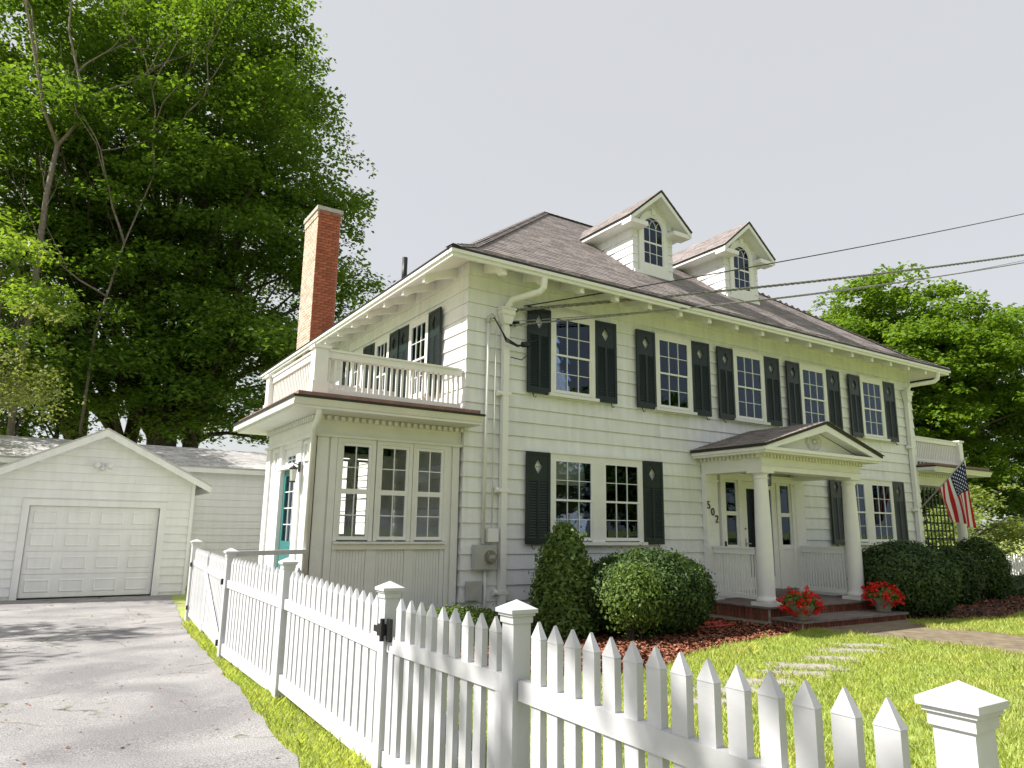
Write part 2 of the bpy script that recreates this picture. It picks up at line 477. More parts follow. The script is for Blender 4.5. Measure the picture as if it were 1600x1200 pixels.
def board(mb, x0, x1, h, th=.032):
    mb.prism([(0, h), (-.007, h), (-th, 0), (0, 0)], 'x', x0, x1)
def clap_row(parent, mwf, length, z, h, cuts=None, mt='siding', lo=3.0, hi=5.5):
    """one course of siding; mwf maps local (x along, -y outward) to the world; split at random butt joints"""
    x = 0.0
    while x < length - 1e-3:
        e = x + random.uniform(lo, hi)
        if length - e < 1.2: e = length
        L = e - x - (.003 if e < length else 0)
        b = MB(); board(b, -L / 2, L / 2, h)
        me = b.mesh('clapboard', M[mt])
        inst('clapboard', me, parent, mwf @ T(x + L / 2, 0, z))
        x = e
NR = 24; RH = (SOF + 1.38) / NR
for i in range(NR):
    z = -1.38 + i * RH
    clap_row(wall, T(HX0 - .03, HY0, 0), HX1 - HX0 + .06, z, RH - .002)
    if z > -1.4:
        clap_row(wall, T(HX0, HY1, 0) @ RZ(-math.pi / 2), HY1 - HY0, z, RH - .002)
for i in range(0, NR):
    z = -1.38 + i * RH
    clap_row(wall, T(HX1, HY0, 0) @ RZ(math.pi / 2), HY1 - HY0, z, RH - .002, lo=10, hi=12)

# roof ---------------------------------------------------------------
EX0, EX1, EY0, EY1 = 4.85, 19.78, 9.33, 21.07
def rz(d):
    return 4.30 + .55 * d if d < .7 else 4.685 + .763 * (d - .7)
DR = (EY1 - EY0) / 2
def rp(side, u, d, lift=0):
    """point on a roof side: u along the eave, d inward"""
    if side == 'front': return (u, EY0 + d, rz(d) + lift)
    if side == 'back': return (u, EY1 - d, rz(d) + lift)
    if side == 'left': return (EX0 + d, u, rz(d) + lift)
    return (EX1 - d, u, rz(d) + lift)
mb = MB()
for side in ('front', 'back', 'left', 'right'):
    u0, u1 = (EX0, EX1) if side in ('front', 'back') else (EY0, EY1)
    for a, b in ((0, .7), (.7, DR)):
        mb.add([rp(side, u0 + a, a), rp(side, u1 - a, a), rp(side, u1 - b, b), rp(side, u0 + b, b)], [(0,1,2,3)])
roof = build('roof', mb, 'roofing', house)
def shingle_field(name, rows, parent, mt, expo_up=1.25, th=.010):
    """rows: list of (lower-edge function, upper-edge function, u0, u1, nominal width)"""
    b = MB()
    for lowf, upf, u0, u1, wd in rows:
        u = u0 - random.random() * wd
        while u < u1:
            e = u + wd * random.uniform(.8, 1.2)
            a, c = max(u, u0), min(e, u1)
            if c - a > .02:
                b.rnd(); g = .004
                l0 = Vector(lowf(a + g)); l1 = Vector(lowf(c - g)); t0 = Vector(upf(a + g)); t1 = Vector(upf(c - g))
                lift = Vector((0, 0, th * random.uniform(.8, 1.5)))
                base = Vector((0, 0, .002))
                b.add([l0 + base, l1 + base, t1 + base, t0 + base, l0 + lift + base, l1 + lift + base], [(4,5,2,3), (0,1,5,4), (0,4,3), (1,2,5)])
            u = e
    o = build(name, b, mt, parent); o['kind'] = 'stuff'
    return o
EXPO = .135
for side in ('front', 'left', 'right'):
    rows = []
    u0, u1 = (EX0, EX1) if side == 'front' else (EY0, EY1)
    d = -.03
    while d < DR - .02:
        dm = max(d, 0)
        rows.append((lambda u, d=d, s=side: rp(s, u, d), lambda u, d=d, s=side: rp(s, u, min(d + EXPO * 1.05, DR)), u0 + dm, u1 - dm, .31))
        d += EXPO * (.87 if d < .7 else .80)
    shingle_field('shingle_courses', rows, roof, 'shingle')
# hip and ridge caps
mb = MB()
def caps(p, q, n, wd=.13):
    p = Vector(p); q = Vector(q); dirv = (q - p) / n
    for i in range(n):
        a = p + dirv * i; b_ = p + dirv * (i + 1.15)
        sd = dirv.cross(Vector((0, 0, 1))).normalized() * wd
        up = Vector((0, 0, .035))
        mb.rnd()
        mb.add([a + up*1.3, b_ + up, b_ - sd - up*.8, a - sd - up*.5, b_ + sd - up*.8, a + sd - up*.5], [(0,1,2,3), (0,5,4,1)])
RG0 = (EX0 + DR, EY0 + DR, rz(DR)); RG1 = (EX1 - DR, EY0 + DR, rz(DR))
K = lambda x, y: (x, y, rz(.7))
for c, k in (((EX0, EY0, 4.30), K(EX0+.7, EY0+.7)), ((EX1, EY0, 4.30), K(EX1-.7, EY0+.7))):
    caps(c, k, 4)
caps(K(EX0+.7, EY0+.7), RG0, 42); caps(K(EX1-.7, EY0+.7), RG1, 42)
caps(RG0, RG1, 18); caps(K(EX0+.7, EY1-.7), RG0, 42)
o = build('ridge_caps', mb, 'shingle', roof); o['kind'] = 'stuff'
# soffit, fascia with gutter, drip edge, rafter tails
mb = MB()
O = [(EX0+.03, EY0+.03), (EX1-.03, EY0+.03), (EX1-.03, EY1-.03), (EX0+.03, EY1-.03)]
Nn = [(HX0, HY0), (HX1, HY0), (HX1, HY1), (HX0, HY1)]
for i in range(4):
    j = (i + 1) % 4
    mb.add([(*O[i], 4.16), (*O[j], 4.16), (*Nn[j], SOF), (*Nn[i], SOF)], [(0,1,2,3)])
build('soffit', mb, 'white', house)
mb = MB()
def ring(mb, x0, y0, x1, y1, th, z0, z1):
    mb.box(x0, y0, z0, x1, y0 + th, z1); mb.box(x0, y1 - th, z0, x1, y1, z1)
    mb.box(x0, y0 + th, z0, x0 + th, y1 - th, z1); mb.box(x1 - th, y0 + th, z0, x1, y1 - th, z1)
ring(mb, EX0, EY0, EX1, EY1, .05, 4.145, 4.262)
ring(mb, EX0 - .035, EY0 - .035, EX1 + .035, EY1 + .035, .04, 4.20, 4.256)
build('gutter', mb, 'white', house)
mb = MB(); ring(mb, EX0 - .045, EY0 - .045, EX1 + .045, EY1 + .045, .09, 4.263, 4.29)
build('drip_edge', mb, 'dark_edge', house)
def tail(b):
    b.prism([(0, .0), (-.625, -.225), (-.625, -.365), (-.53, -.365), (-.40, -.27), (0, -.16)], 'x', -.045, .045)
tm = cached('tail', tail, 'rafter_tail', 'white')
for k in range(17):
    inst('rafter_tail', tm, house, T(HX0 + .3 + k * (HX1 - HX0 - .6) / 16, HY0 - .01, SOF - .01))
for k in range(12):
    inst('rafter_tail', tm, house, T(HX0 - .01, HY0 + .45 + k * .85, SOF - .01) @ RZ(-math.pi / 2))

# windows -------------------------------------------------------------
def diamond_shutter(b, w=.50, h=1.535, t=.035):
    st = .055
    zp = h - .50           # bottom of the solid top panel
    b.box(0, -t, 0, st, 0, h); b.box(w - st, -t, 0, w, 0, h)
    b.box(st, -t, 0, w - st, 0, .10)
    b.box(st, -t, h - .05, w - st, 0, h)
    b.box(w/2 - .025, -t, .10, w/2 + .025, 0, zp)
    cx, cz = w / 2, h - .245; dx, dz = .085, .14
    x0, x1, z0, z1 = st, w - st, zp, h - .05
    for y in (-t * .8, -.004):
        R = [(x0, y, z0), (x1, y, z0), (x1, y, z1), (x0, y, z1)]
        D = [(cx, y, cz - dz), (cx + dx, y, cz), (cx, y, cz + dz), (cx - dx, y, cz)]
        b.add(R + D, [(0,1,4), (1,2,5), (2,3,6), (3,0,7), (0,4,7), (1,5,4), (2,6,5), (3,7,6)])
    D0 = [(cx, -t*.8, cz - dz), (cx + dx, -t*.8, cz), (cx, -t*.8, cz + dz), (cx - dx, -t*.8, cz)]
    D1 = [(p[0], -.004, p[2]) for p in D0]
    b.add(D0 + D1, [(i, (i+1) % 4, 4 + (i+1) % 4, 4 + i) for i in range(4)])
    n = 21; step = (zp - .10) / n
    for (a, c) in ((st, w/2 - .025), (w/2 + .025, w - st)):
        for i in range(n):
            z = .10 + i * step
            b.add([(a, -t + .004, z), (c, -t + .004, z), (c, -.006, z + step * 1.15), (a, -.006, z + step * 1.15),
                   (a, -t + .004, z + .007), (c, -t + .004, z + .007), (c, -.006, z + step * 1.15 + .007), (a, -.006, z + step * 1.15 + .007)],
                  [(0,1,2,3), (4,7,6,5), (0,4,5,1)])
shutter_me = cached('shutter', diamond_shutter, 'shutter', 'green')
def hookfn(b):
    b.tube([(0, 0, .05), (0, -.02, .02), (0, -.03, -.02), (.012, -.035, -.06), (.04, -.04, -.07), (.055, -.045, -.045)], .008, 5)
hook_me = cached('hook', hookfn, 'shutter_hook', 'iron')
def hingefn(b):
    b.box(-.02, -.03, -.035, .02, .01, .035)
def put_shutter(parent, mw, left):
    """mw: local frame at the lower inner... lower-left corner of the shutter on the wall"""
    tilt = random.uniform(.02, .06) * (1 if left else -1)
    if left:   # hinged on its right edge
        k = mw @ T(.5, -.055, 0) @ RZ(tilt) @ T(-.5, 0, 0)
    else:
        k = mw @ T(0, -.055, 0) @ RZ(tilt)
    s = inst('shutter', shutter_me, parent, k)
    inst('shutter_hook', hook_me, s, k @ T(.12 if left else .36, .0, -.01))
    return s

def sashfn(w, h, cols, rows, fw=.045, bot=.06):
    def fn(b):
        b.box(-w/2, -.018, 0, -w/2 + fw, .018, h); b.box(w/2 - fw, -.018, 0, w/2, .018, h)
        b.box(-w/2 + fw, -.018, 0, w/2 - fw, .018, bot); b.box(-w/2 + fw, -.018, h - fw, w/2 - fw, .018, h)
    return fn
def muntfn(w, h, cols, rows, fw=.045, bot=.06, mw_=.014):
    iw, ih = w - 2 * fw, h - fw - bot
    def fn(b):
        for c in range(1, cols):
            x = -w/2 + fw + iw * c / cols
            b.box(x - mw_/2, -.010, bot, x + mw_/2, .010, h - fw)
        for r in range(1, rows):
            z = bot + ih * r / rows
            for c in range(cols):
                xa = -w/2 + fw + iw * c / cols + (mw_/2 if c else 0); xb = -w/2 + fw + iw * (c + 1) / cols - (mw_/2 if c < cols - 1 else 0)
                b.box(xa, -.008, z - mw_/2, xb, .008, z + mw_/2)
    return fn
def sash(parent, mw, w, h, cols, rows, fw=.045, bot=.06, mt='white', glass='glass', smt=None, gy=.006, mwid=.014):
    key = (round(w, 3), round(h, 3), cols, rows, fw, bot)
    inst('sash', cached(('sash',) + key + (smt or mt,), sashfn(w, h, cols, rows, fw, bot), 'sash', smt or mt), parent, mw)
    if cols > 1 or rows > 1:
        inst('muntin', cached(('munt',) + key + (mt, mwid), muntfn(w, h, cols, rows, fw, bot, mwid), 'muntin', mt), parent, mw)
    iw, ih = (w - 2 * fw) / cols, (h - fw - bot) / rows
    pm = boxmesh('pane', 'pane', glass, iw - .002, .004, ih - .002)
    for c in range(cols):
        for r in range(rows):
            inst('pane', pm, parent, mw @ T(-w/2 + fw + iw * (c + .5), gy, bot + ih * (r + .5)) @ Matrix.Rotation(random.uniform(-.004, .004), 4, 'Z') @ Matrix.Rotation(random.uniform(-.004, .004), 4, 'X'))

def double_hung(mw, centers, half, z0, z1, blind=.0, shut=True, name='window'):
    """mw: wall frame (x along wall, -y outward, world z); casing, sill, sashes, panes, shutters"""
    c0, c1 = centers[0] - half, centers[-1] + half
    cw = .10
    b = MB()
    b.box(c0 - cw, -.085, z0 - .02, c0, .005, z1); b.box(c1, -.085, z0 - .02, c1 + cw, .005, z1)
    for a, c in zip(centers, centers[1:]):
        b.box(a + half, -.085, z0 - .02, c - half, .005, z1)
    b.box(c0 - cw, -.085, z1, c1 + cw, .005, z1 + .10); b.box(c0 - cw - .02, -.105, z1 + .10, c1 + cw + .02, .005, z1 + .125)
    win = build(name, b, 'trim_old', house, mw=mw)
    b = MB(); b.box(c0 - cw - .04, -.14, z0 - .075, c1 + cw + .04, .005, z0 - .021)
    build('sill', b, 'trim_old', win, mw=mw)
    b = MB(); b.box(c0 - .01, -.0335, z0, c1 + .01, -.031, z1)
    build('dark_room', b, 'dark', win, mw=mw)
    zm = (z0 + z1) / 2
    for c in centers:
        if blind:
            hb = (z1 - z0) * blind * random.uniform(.9, 1.1)
            b = MB(); b.box(c - half + .01, -.042, z1 - hb, c + half - .01, -.039, z1)
            build('blind', b, 'blind', win, mw=mw)
        sash(win, mw @ T(c, -.068, zm - .02), half * 2, z1 - zm + .02, 3, 2, .028, .032, gy=.007, mwid=.0115)
        sash(win, mw @ T(c, -.058, z0), half * 2, zm - z0 + .015, 3, 2, .034, .055, gy=.007, mwid=.0115)
    if shut:
        put_shutter(house, mw @ T(c0 - cw - .49, 0, z0 - .06), True)
        put_shutter(house, mw @ T(c1 + cw - .01, 0, z0 - .06), False)
FW = T(0, HY0, 0)
for xc, bl in ((7.69, .0), (10.22, .0), (12.49, .5), (14.76, .52), (17.15, .5)):
    double_hung(FW, [xc], .415, 2.345, 3.73, bl)
for xc in (8.245, 16.63):
    double_hung(FW, [xc - .555, xc + .555], .415, -.20, 1.17, .32)
LW = T(HX0, 0, 0) @ RZ(-math.pi / 2)      # local x -> world -Y
for yc, hf in ((11.8, .33), (13.55, .30), (15.0, .30)):
    double_hung(LW, [-yc], hf, 2.345, 3.73, .0)

# dormers ---------------------------------------------------------------
def dormer(xc):
    yf = 11.4; hw = .61; zs = rz(yf - EY0) ; ze = 6.93; apex = 7.72; sl = (apex - ze) / .93
    yb = EY0 + .7 + (ze - 4.685) / .763
    yr = EY0 + .7 + (apex - 4.685) / .763
    b = MB()
    zt = apex - sl * hw - .06
    # front gable wall
    b.prism([(xc - hw, zs - .1), (xc + hw, zs - .1), (xc + hw, zt), (xc, apex - .08), (xc - hw, zt)], 'y', yf, yf + .06)
    for s in (-1, 1):
        x0 = xc + s * hw
        yk = EY0 + .7 + (zt - 4.685) / .763
        b.prism([(yf, zs - .1), (yk, zt), (yf, zt)], 'x', x0 - (.06 if s > 0 else 0), x0 + (0 if s > 0 else .06))
    d = build('dormer', b, 'siding', house)
    # side clapboards
    h = .20; z = zs + .02
    while z < zt - .05:
        ya = EY0 + .7 + (z - 4.685) / .763 + .05
        hh = min(h, zt - z)
        L = ya - yf + .02
        for s in (-1, 1):
            bb = MB(); bb.prism([(0, hh), (-.006, hh), (-.026, 0), (0, 0)], 'x', -L/2, L/2)
            me = bb.mesh('clapboard', M['siding'])
            fr = (T(xc - hw, (ya + yf) / 2, 0) @ RZ(-math.pi/2)) if s < 0 else (T(xc + hw, (ya + yf) / 2, 0) @ RZ(math.pi/2))
            inst('clapboard', me, d, fr @ T(0, 0, z))
        for s in (-1, 1):
            bb = MB(); bb.prism([(0, hh), (-.006, hh), (-.024, 0), (0, 0)], 'x', -.08, .08)
            inst('clapboard', bb.mesh('clapboard', M['siding']), d, T(xc + s * (hw - .065), yf, z))
        z += h
    # roof slabs with overhang and eaves returns
    th = .05; yo = yf - .34
    b = MB(); t2 = MB(); t3 = MB()
    for s in (-1, 1):
        xe = xc + s * .95; zee = apex - sl * .95
        ye2 = EY0 + .7 + (zee - 4.685) / .763
        v = [(xc, yo, apex), (xe, yo, zee), (xe, ye2, zee), (xc, yr, apex)]
        b.add(v + [(p[0], p[1], p[2] - th) for p in v], [(0,1,2,3), (7,6,5,4), (0,4,5,1), (1,5,6,2), (2,6,7,3), (3,7,4,0)])
        # soffit board and rake fascia (white)
        w_ = [(xc, yo + .02, apex - th - .003), (xe - s * .01, yo + .02, zee - th - .003), (xe - s * .01, ye2, zee - th - .003), (xc, yr - .1, apex - th - .003)]
        t2.add(w_ + [(p[0], p[1], p[2] - .05) for p in w_], [(0,1,2,3), (7,6,5,4), (0,4,5,1), (1,5,6,2), (2,6,7,3), (3,7,4,0)])
        f_ = [(xc, apex - th - .004), (xe, zee - th - .004), (xe, zee - th - .10), (xc, apex - th - .11)]
        t2.prism(f_, 'y', yo + .005, yo + .04)
        # cornice returns and side frieze
        xi = xc + s * (hw + .0)
        t3.prism([(xc + s * (hw - .20), zee - .17), (xe - s * .02, zee - .17), (xe - s * .02, zee - .07), (xc + s * (hw - .20), zee - .07)], 'y', yo + .03, yf - .002)
        t3.prism([(xi, zee - .14), (xe - s * .03, zee - .12), (xe - s * .03, zee - .06), (xi, zee + .02)], 'y', yf, ye2 + .05)
    r = build('dormer_roof', b, 'roofing', d)
    build_each('rake_board', t2, 'white', d); build_each('cornice_return', t3, 'white', d)
    rows = []
    for s in (-1, 1):
        k = 0; n = 9; wtot = .97
        for k in range(n):
            q0 = wtot * (1 - k / n); q1 = max(0, wtot * (1 - (k + 1.25) / n))
            zq = apex - sl * q0
            y2 = EY0 + .7 + (zq - 4.685) / .763
            rows.append((lambda u, q=q0, s=s: (xc + s * q, u, apex - sl * q + .004), lambda u, q=q1, s=s: (xc + s * q, u, apex - sl * q + .004), yo - .02, y2, .3))
    shingle_field('shingle_courses', rows, d, 'shingle', th=.009)
    # arched window
    R = .315; zb = zs + .23; sp = 6.86
    def arch(r, zlow, n=20):
        return [(r, zlow)] + [(r * math.cos(math.pi * i / n), sp + r * math.sin(math.pi * i / n)) for i in range(n + 1)] + [(-r, zlow)]
    b = MB()
    oa = arch(R + .13, zs + .04); ia = arch(R, zb)
    yA, yB = yf - .05, yf + .0
    n = len(oa)
    vv_ = [(xc + p[0], yA, p[1]) for p in oa] + [(xc + p[0], yA, p[1]) for p in ia] + [(xc + p[0], yB, p[1]) for p in oa] + [(xc + p[0], yf - .012, p[1]) for p in ia]
    ff = []
    for i in range(n - 1):
        ff += [(i, i+1, n+i+1, n+i), (i, 2*n+i, 2*n+i+1, i+1), (n+i, n+i+1, 3*n+i+1, 3*n+i)]
    ff += [(0, n, 2*n-1, n-1), (n, 3*n, 4*n-1, 2*n-1)]
    b.add(vv_, ff)
    build('arched_casing', b, 'white', d)
    b = MB(); b.box(xc - hw + .0, yf - .06, zs - .12, xc + hw, yf + .0, zs + .038)
    build('sill', b, 'white', d)
    b = MB(); b.prism([(xc - .05, sp + R + .03), (xc + .05, sp + R + .03), (xc + .065, sp + R + .17), (xc - .065, sp + R + .17)], 'y', yf - .075, yf - .051)
    build('keystone', b, 'white', d)
    b = MB(); b.prism([(xc + p[0] * .999, p[1]) for p in ia], 'y', yf - .006, yf - .002)
    build('dark_room', b, 'dark', d)
    zm = (zb + sp + .12) / 2 + .04
    b = MB()
    b.box(xc - R, yf - .035, zm - .02, xc + R, yf - .018, zm + .02)
    for s in (-1, 1):
        b.box(xc + s * R - (.03 if s > 0 else 0), yf - .034, zb, xc + s * R + (0 if s > 0 else .03), yf - .018, sp)
    b.box(xc - R + .03, yf - .034, zb, xc + R - .03, yf - .018, zb + .04)
    ro, ri = R, R - .03; nn = 20
    pts = [(ro * math.cos(math.pi * i / nn), ro * math.sin(math.pi * i / nn)) for i in range(nn + 1)]
    for (p, q) in zip(pts, pts[1:]):
        f2 = ri / ro
        b.prism([(xc + p[0], sp + p[1]), (xc + q[0], sp + q[1]), (xc + q[0]*f2, sp + q[1]*f2), (xc + p[0]*f2, sp + p[1]*f2)], 'y', yf - .033, yf - .018)
    build('sash', b, 'white', d)
    b = MB(); g = .014
    zr1 = (zb + .04 + zm) / 2; 
    for x in (-R / 3, R / 3):
        b.box(xc + x - g/2, yf - .030, zb + .04, xc + x + g/2, yf - .016, zm - .02)
        b.box(xc + x - g/2, yf - .030, zm + .02, xc + x + g/2, yf - .016, sp)
    for zz in (zr1, sp):
        b.box(xc - R + .03, yf - .0285, zz - g/2, xc + R - .03, yf - .017, zz + g/2)
    # gothic tracery: arcs of radius 2R/3*... springing from each muntin
    rr = R * 2 / 3 * 1.0
    for (cx_, s) in ((-R/3 + rr, -1), (R/3 + rr, -1), (-R/3 - rr, 1), (R/3 - rr, 1)):
        pl = []
        for i in range(9):
            a = math.pi / 2 * i / 8 * 1.15
            px, pz = cx_ + s * rr * math.cos(a), rr * math.sin(a) * 1.15
            if px * px + pz * pz > (R - .012) ** 2: break
            pl.append((xc + px, yf - .023, sp + pz))
        if len(pl) > 1: b.tube(pl, .007, 4)
    build('muntin', b, 'white', d)
    iw = (2 * R - .06) / 3
    for c in range(3):
        for za, zc in ((zb + .04, zr1), (zr1, zm - .02), (zm + .02, sp)):
            inst('pane', boxmesh('pane', 'pane', 'glass', iw - .003, .003, zc - za - .003), d, T(xc - R + .03 + iw * (c + .5), yf - .021, (za + zc) / 2) @ Matrix.Rotation(random.uniform(-.008, .008), 4, 'X'))
    b = MB(); b.prism([(xc + ri * math.cos(math.pi * i / 16), sp + .003 + ri * math.sin(math.pi * i / 16)) for i in range(17)], 'y', yf - .0225, yf - .0195)
    build('arched_pane', b, 'glass', d)
for xc in (11.12, 14.18):
    dormer(xc)

# chimney ---------------------------------------------------------------
CX0, CX1, CY0, CY1, CZ1 = 4.98, 5.56, 17.05, 18.15, 7.95
mb = MB(); mb.box(CX0 + .012, CY0 + .012, -1.7, CX1 - .012, CY1 - .012, CZ1)
chim = build('chimney', mb, 'mortar', house)
mb = MB(); mb.box(CX0 - .05, CY0 - .05, CZ1 - .02, CX1 + .05, CY1 + .05, CZ1 + .08); mb.box(CX0 + .1, CY0 + .1, CZ1 + .08, CX1 - .1, CY1 - .1, CZ1 + .13)
build('chimney_cap', mb, 'concrete', chim)
bh = .062; cz = .074
z = 3.9; k = 0
side = MB()
fb = boxmesh('cb', 'brick', 'brick', .184, .02, bh)
fh = boxmesh('cbh', 'brick', 'brick', .086, .02, bh)
while z + bh < CZ1 - .03:
    out = .022 if z > CZ1 - .25 else 0
    w3 = (CX1 - CX0) / 3
    if k % 2 == 0:
        for i in range(3):
            inst('brick', fb, chim, T(CX0 + w3 * (i + .5), CY0 + .004 - out - random.uniform(0, .004), z + bh / 2))
    else:
        inst('brick', fh, chim, T(CX0 + w3 * .25, CY0 + .004 - out, z + bh / 2))
        for i in range(2):
            inst('brick', fb, chim, T(CX0 + w3 * (i + 1), CY0 + .004 - out - random.uniform(0, .004), z + bh / 2))
        inst('brick', fh, chim, T(CX1 - w3 * .25, CY0 + .004 - out, z + bh / 2))
    y = CY0 + (.0 if k % 2 else -.09)
    while y < CY1:
        a, c = max(y, CY0), min(y + .19, CY1)
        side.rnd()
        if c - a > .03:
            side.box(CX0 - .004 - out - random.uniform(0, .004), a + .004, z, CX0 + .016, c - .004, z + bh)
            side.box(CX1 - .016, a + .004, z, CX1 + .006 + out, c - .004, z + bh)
        y += .199
    z += cz; k += 1
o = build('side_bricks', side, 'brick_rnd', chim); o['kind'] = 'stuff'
mb = MB(); mb.tube([(6.0, 13.8, 5.0), (6.0, 13.8, 5.8)], .06, 10)
build('vent_pipe', mb, 'iron', house, True)

# sunroom (left) ----------------------------------------------------------
SX0, SX1, SY0, SY1 = 3.17, 5.50, 10.13, 12.75
OP = [(3.53, 4.01), (4.14, 4.62), (4.74, 5.22)]
ZW0, ZW1 = -.20, 1.20
def sun_wall(b, y0, y1):
    b.box(SX0, y0, -1.45, SX1, y1, ZW0 - .03)
    b.box(SX0, y0, ZW1 + .02, SX1, y1, 1.62)
    xs = [SX0] + [v for o_ in OP for v in o_] + [SX1]
    for i in range(0, len(xs), 2):
        b.box(xs[i], y0, ZW0 - .03, xs[i+1], y1, ZW1 + .02)
mb = MB()
sun_wall(mb, SY0, SY0 + .10); sun_wall(mb, SY1 - .10, SY1)
DY0, DY1, DZ = 10.98, 11.82, .86
xl0, xl1 = SX0, SX0 + .10
mb.box(xl0, SY0 + .10, -1.45, xl1, DY0, 1.62); mb.box(xl0, DY1, -1.45, xl1, SY1 - .10, 1.62)
mb.box(xl0, DY0, DZ, xl1, DY1, .93); mb.box(xl0, DY0, 1.20, xl1, DY1, 1.62)
sunroom = build('sunroom', mb, 'white', house)
mb = MB(); mb.box(SX0 + .1, SY0 + .1, -1.3, SX1, SY1 - .1, -1.22)
build('sunroom_floor', mb, 'roomdark', sunroom)
mb = MB(); mb.box(SX0 + .1, SY0 + .1, 1.50, SX1, SY1 - .1, 1.56)
build('sunroom_ceiling', mb, 'room', sunroom)
# front mouldings
mb = MB(); y = SY0
for x0, x1 in ((SX0 - .03, SX0 + .17), (SX0 + .20, SX0 + .30), (5.27, 5.33), (5.37, 5.49)):
    mb.box(x0, y - .03, -1.3, x1, y - .002, 1.29)
mb.box(SX0 - .04, y - .045, -1.48, SX1, y - .003, -1.301)
mb.box(SX0 + .305, y - .05, -.335, 5.265, y - .002, -.255); mb.box(SX0 + .305, y - .09, -.254, 5.265, y - .002, -.225)
for a, c in ((3.478, 3.55), (3.99, 4.15), (4.60, 4.75), (5.19, 5.264)):
    mb.box(a, y - .022, -1.3, c, y - .002, -.336)
mb.box(3.478, y - .027, -1.3, 5.264, y - .0225, -1.15)
build_each('moulding', mb, 'trim_old', sunroom)
for (a, c) in ((3.555, 3.985), (4.155, 4.595), (4.755, 5.185)):
    mb = MB()
    n = 9; st = (c - a) / n
    for i in range(n):
        mb.box(a + i * st + .003, y - .008, -1.148, a + (i + 1) * st - .003, y - .001, -.338)
    build('bead_panel', mb, 'trim_old', sunroom)['kind'] = 'stuff'
# casement sashes
for (a, c) in OP:
    mb = MB()
    mb.box(a - .055, y - .035, ZW0 - .02, a, y - .002, ZW1 + .07); mb.box(c, y - .035, ZW0 - .02, c + .055, y - .002, ZW1 + .07)
    mb.box(a, y - .035, ZW1 + .0, c, y - .002, ZW1 + .07)
    cas = build('casement', mb, 'trim_old', house)
    h2 = (ZW1 - ZW0) / 2
    for q in (0, 1):
        sash(cas, T((a + c) / 2, y + .0, ZW0 + q * h2), c - a, h2, 2, 2, .045, .03 if q else .05, glass='glass_clear')
    sash(sunroom, T((a + c) / 2, SY1 - .05, ZW0), c - a, ZW1 - ZW0, 2, 4, .045, .05, glass='glass_clear')
# left wall trim, door, transom
lx = SX0
mb = MB()
for a, c in ((SY0 - .03, SY0 + .20), (SY0 + .62, DY0 - .002), (DY1 + .002, DY1 + .16), (SY1 - .2, SY1 + .03)):
    mb.box(lx - .035, a, -1.45, lx - .002, c, 1.29)
mb.box(lx - .05, SY0 + .21, -.75, lx - .003, SY0 + .61, -.66)
mb.box(lx - .05, DY0 - .2, .865, lx - .037, DY1 + .2, .925)
for a, c in ((SY0 + .32, SY0 + .50), (DY1 + .26, DY1 + .44)):
    mb.box(lx - .03, a - .04, .93, lx - .003, a, 1.22); mb.box(lx - .03, c, .93, lx - .003, c + .04, 1.22)
    mb.box(lx - .03, a, 1.18, lx - .003, c, 1.22); mb.box(lx - .03, a, .93, lx - .003, c, .97)
build_each('pilaster_trim', mb, 'white', sunroom)
LD = T(lx + .05, (DY0 + DY1) / 2, 0) @ RZ(-math.pi / 2)
mb = MB(); mb.box(lx + .03, DY0 + .005, -1.2, lx + .075, DY1 - .005, -.34)
mb.box(lx + .018, DY0 + .14, -1.05, lx + .029, DY1 - .14, -.48)
door = build('side_door', mb, 'teal', house)
sash(door, LD @ T(0, 0, -.338), DY1 - DY0 - .01, DZ + .335, 3, 4, .09, .09, mt='white', smt='teal', glass='glass_clear')
sash(sunroom, LD @ T(0, 0, .932), DY1 - DY0 - .01, .265, 3, 2, .12, .03, glass='glass_clear')
mb = MB()
mb.box(lx - .055, 10.71, .78, lx - .036, 10.79, .93)
mb.tube([(lx - .05, 10.75, .88), (lx - .13, 10.75, .91), (lx - .13, 10.75, .86)], .010, 5)
mb.lathe([(.015, .87), (.065, .83), (.062, .815)], (lx - .13, 10.75), 6); mb.lathe([(.045, .62), (.045, .64)], (lx - .13, 10.75), 6)
side_lan = build('lantern', mb, 'iron', house)
mb = MB(); mb.lathe([(.042, .642), (.056, .812)], (lx - .13, 10.75), 6)
build('lamp_glass', mb, 'blind', side_lan)
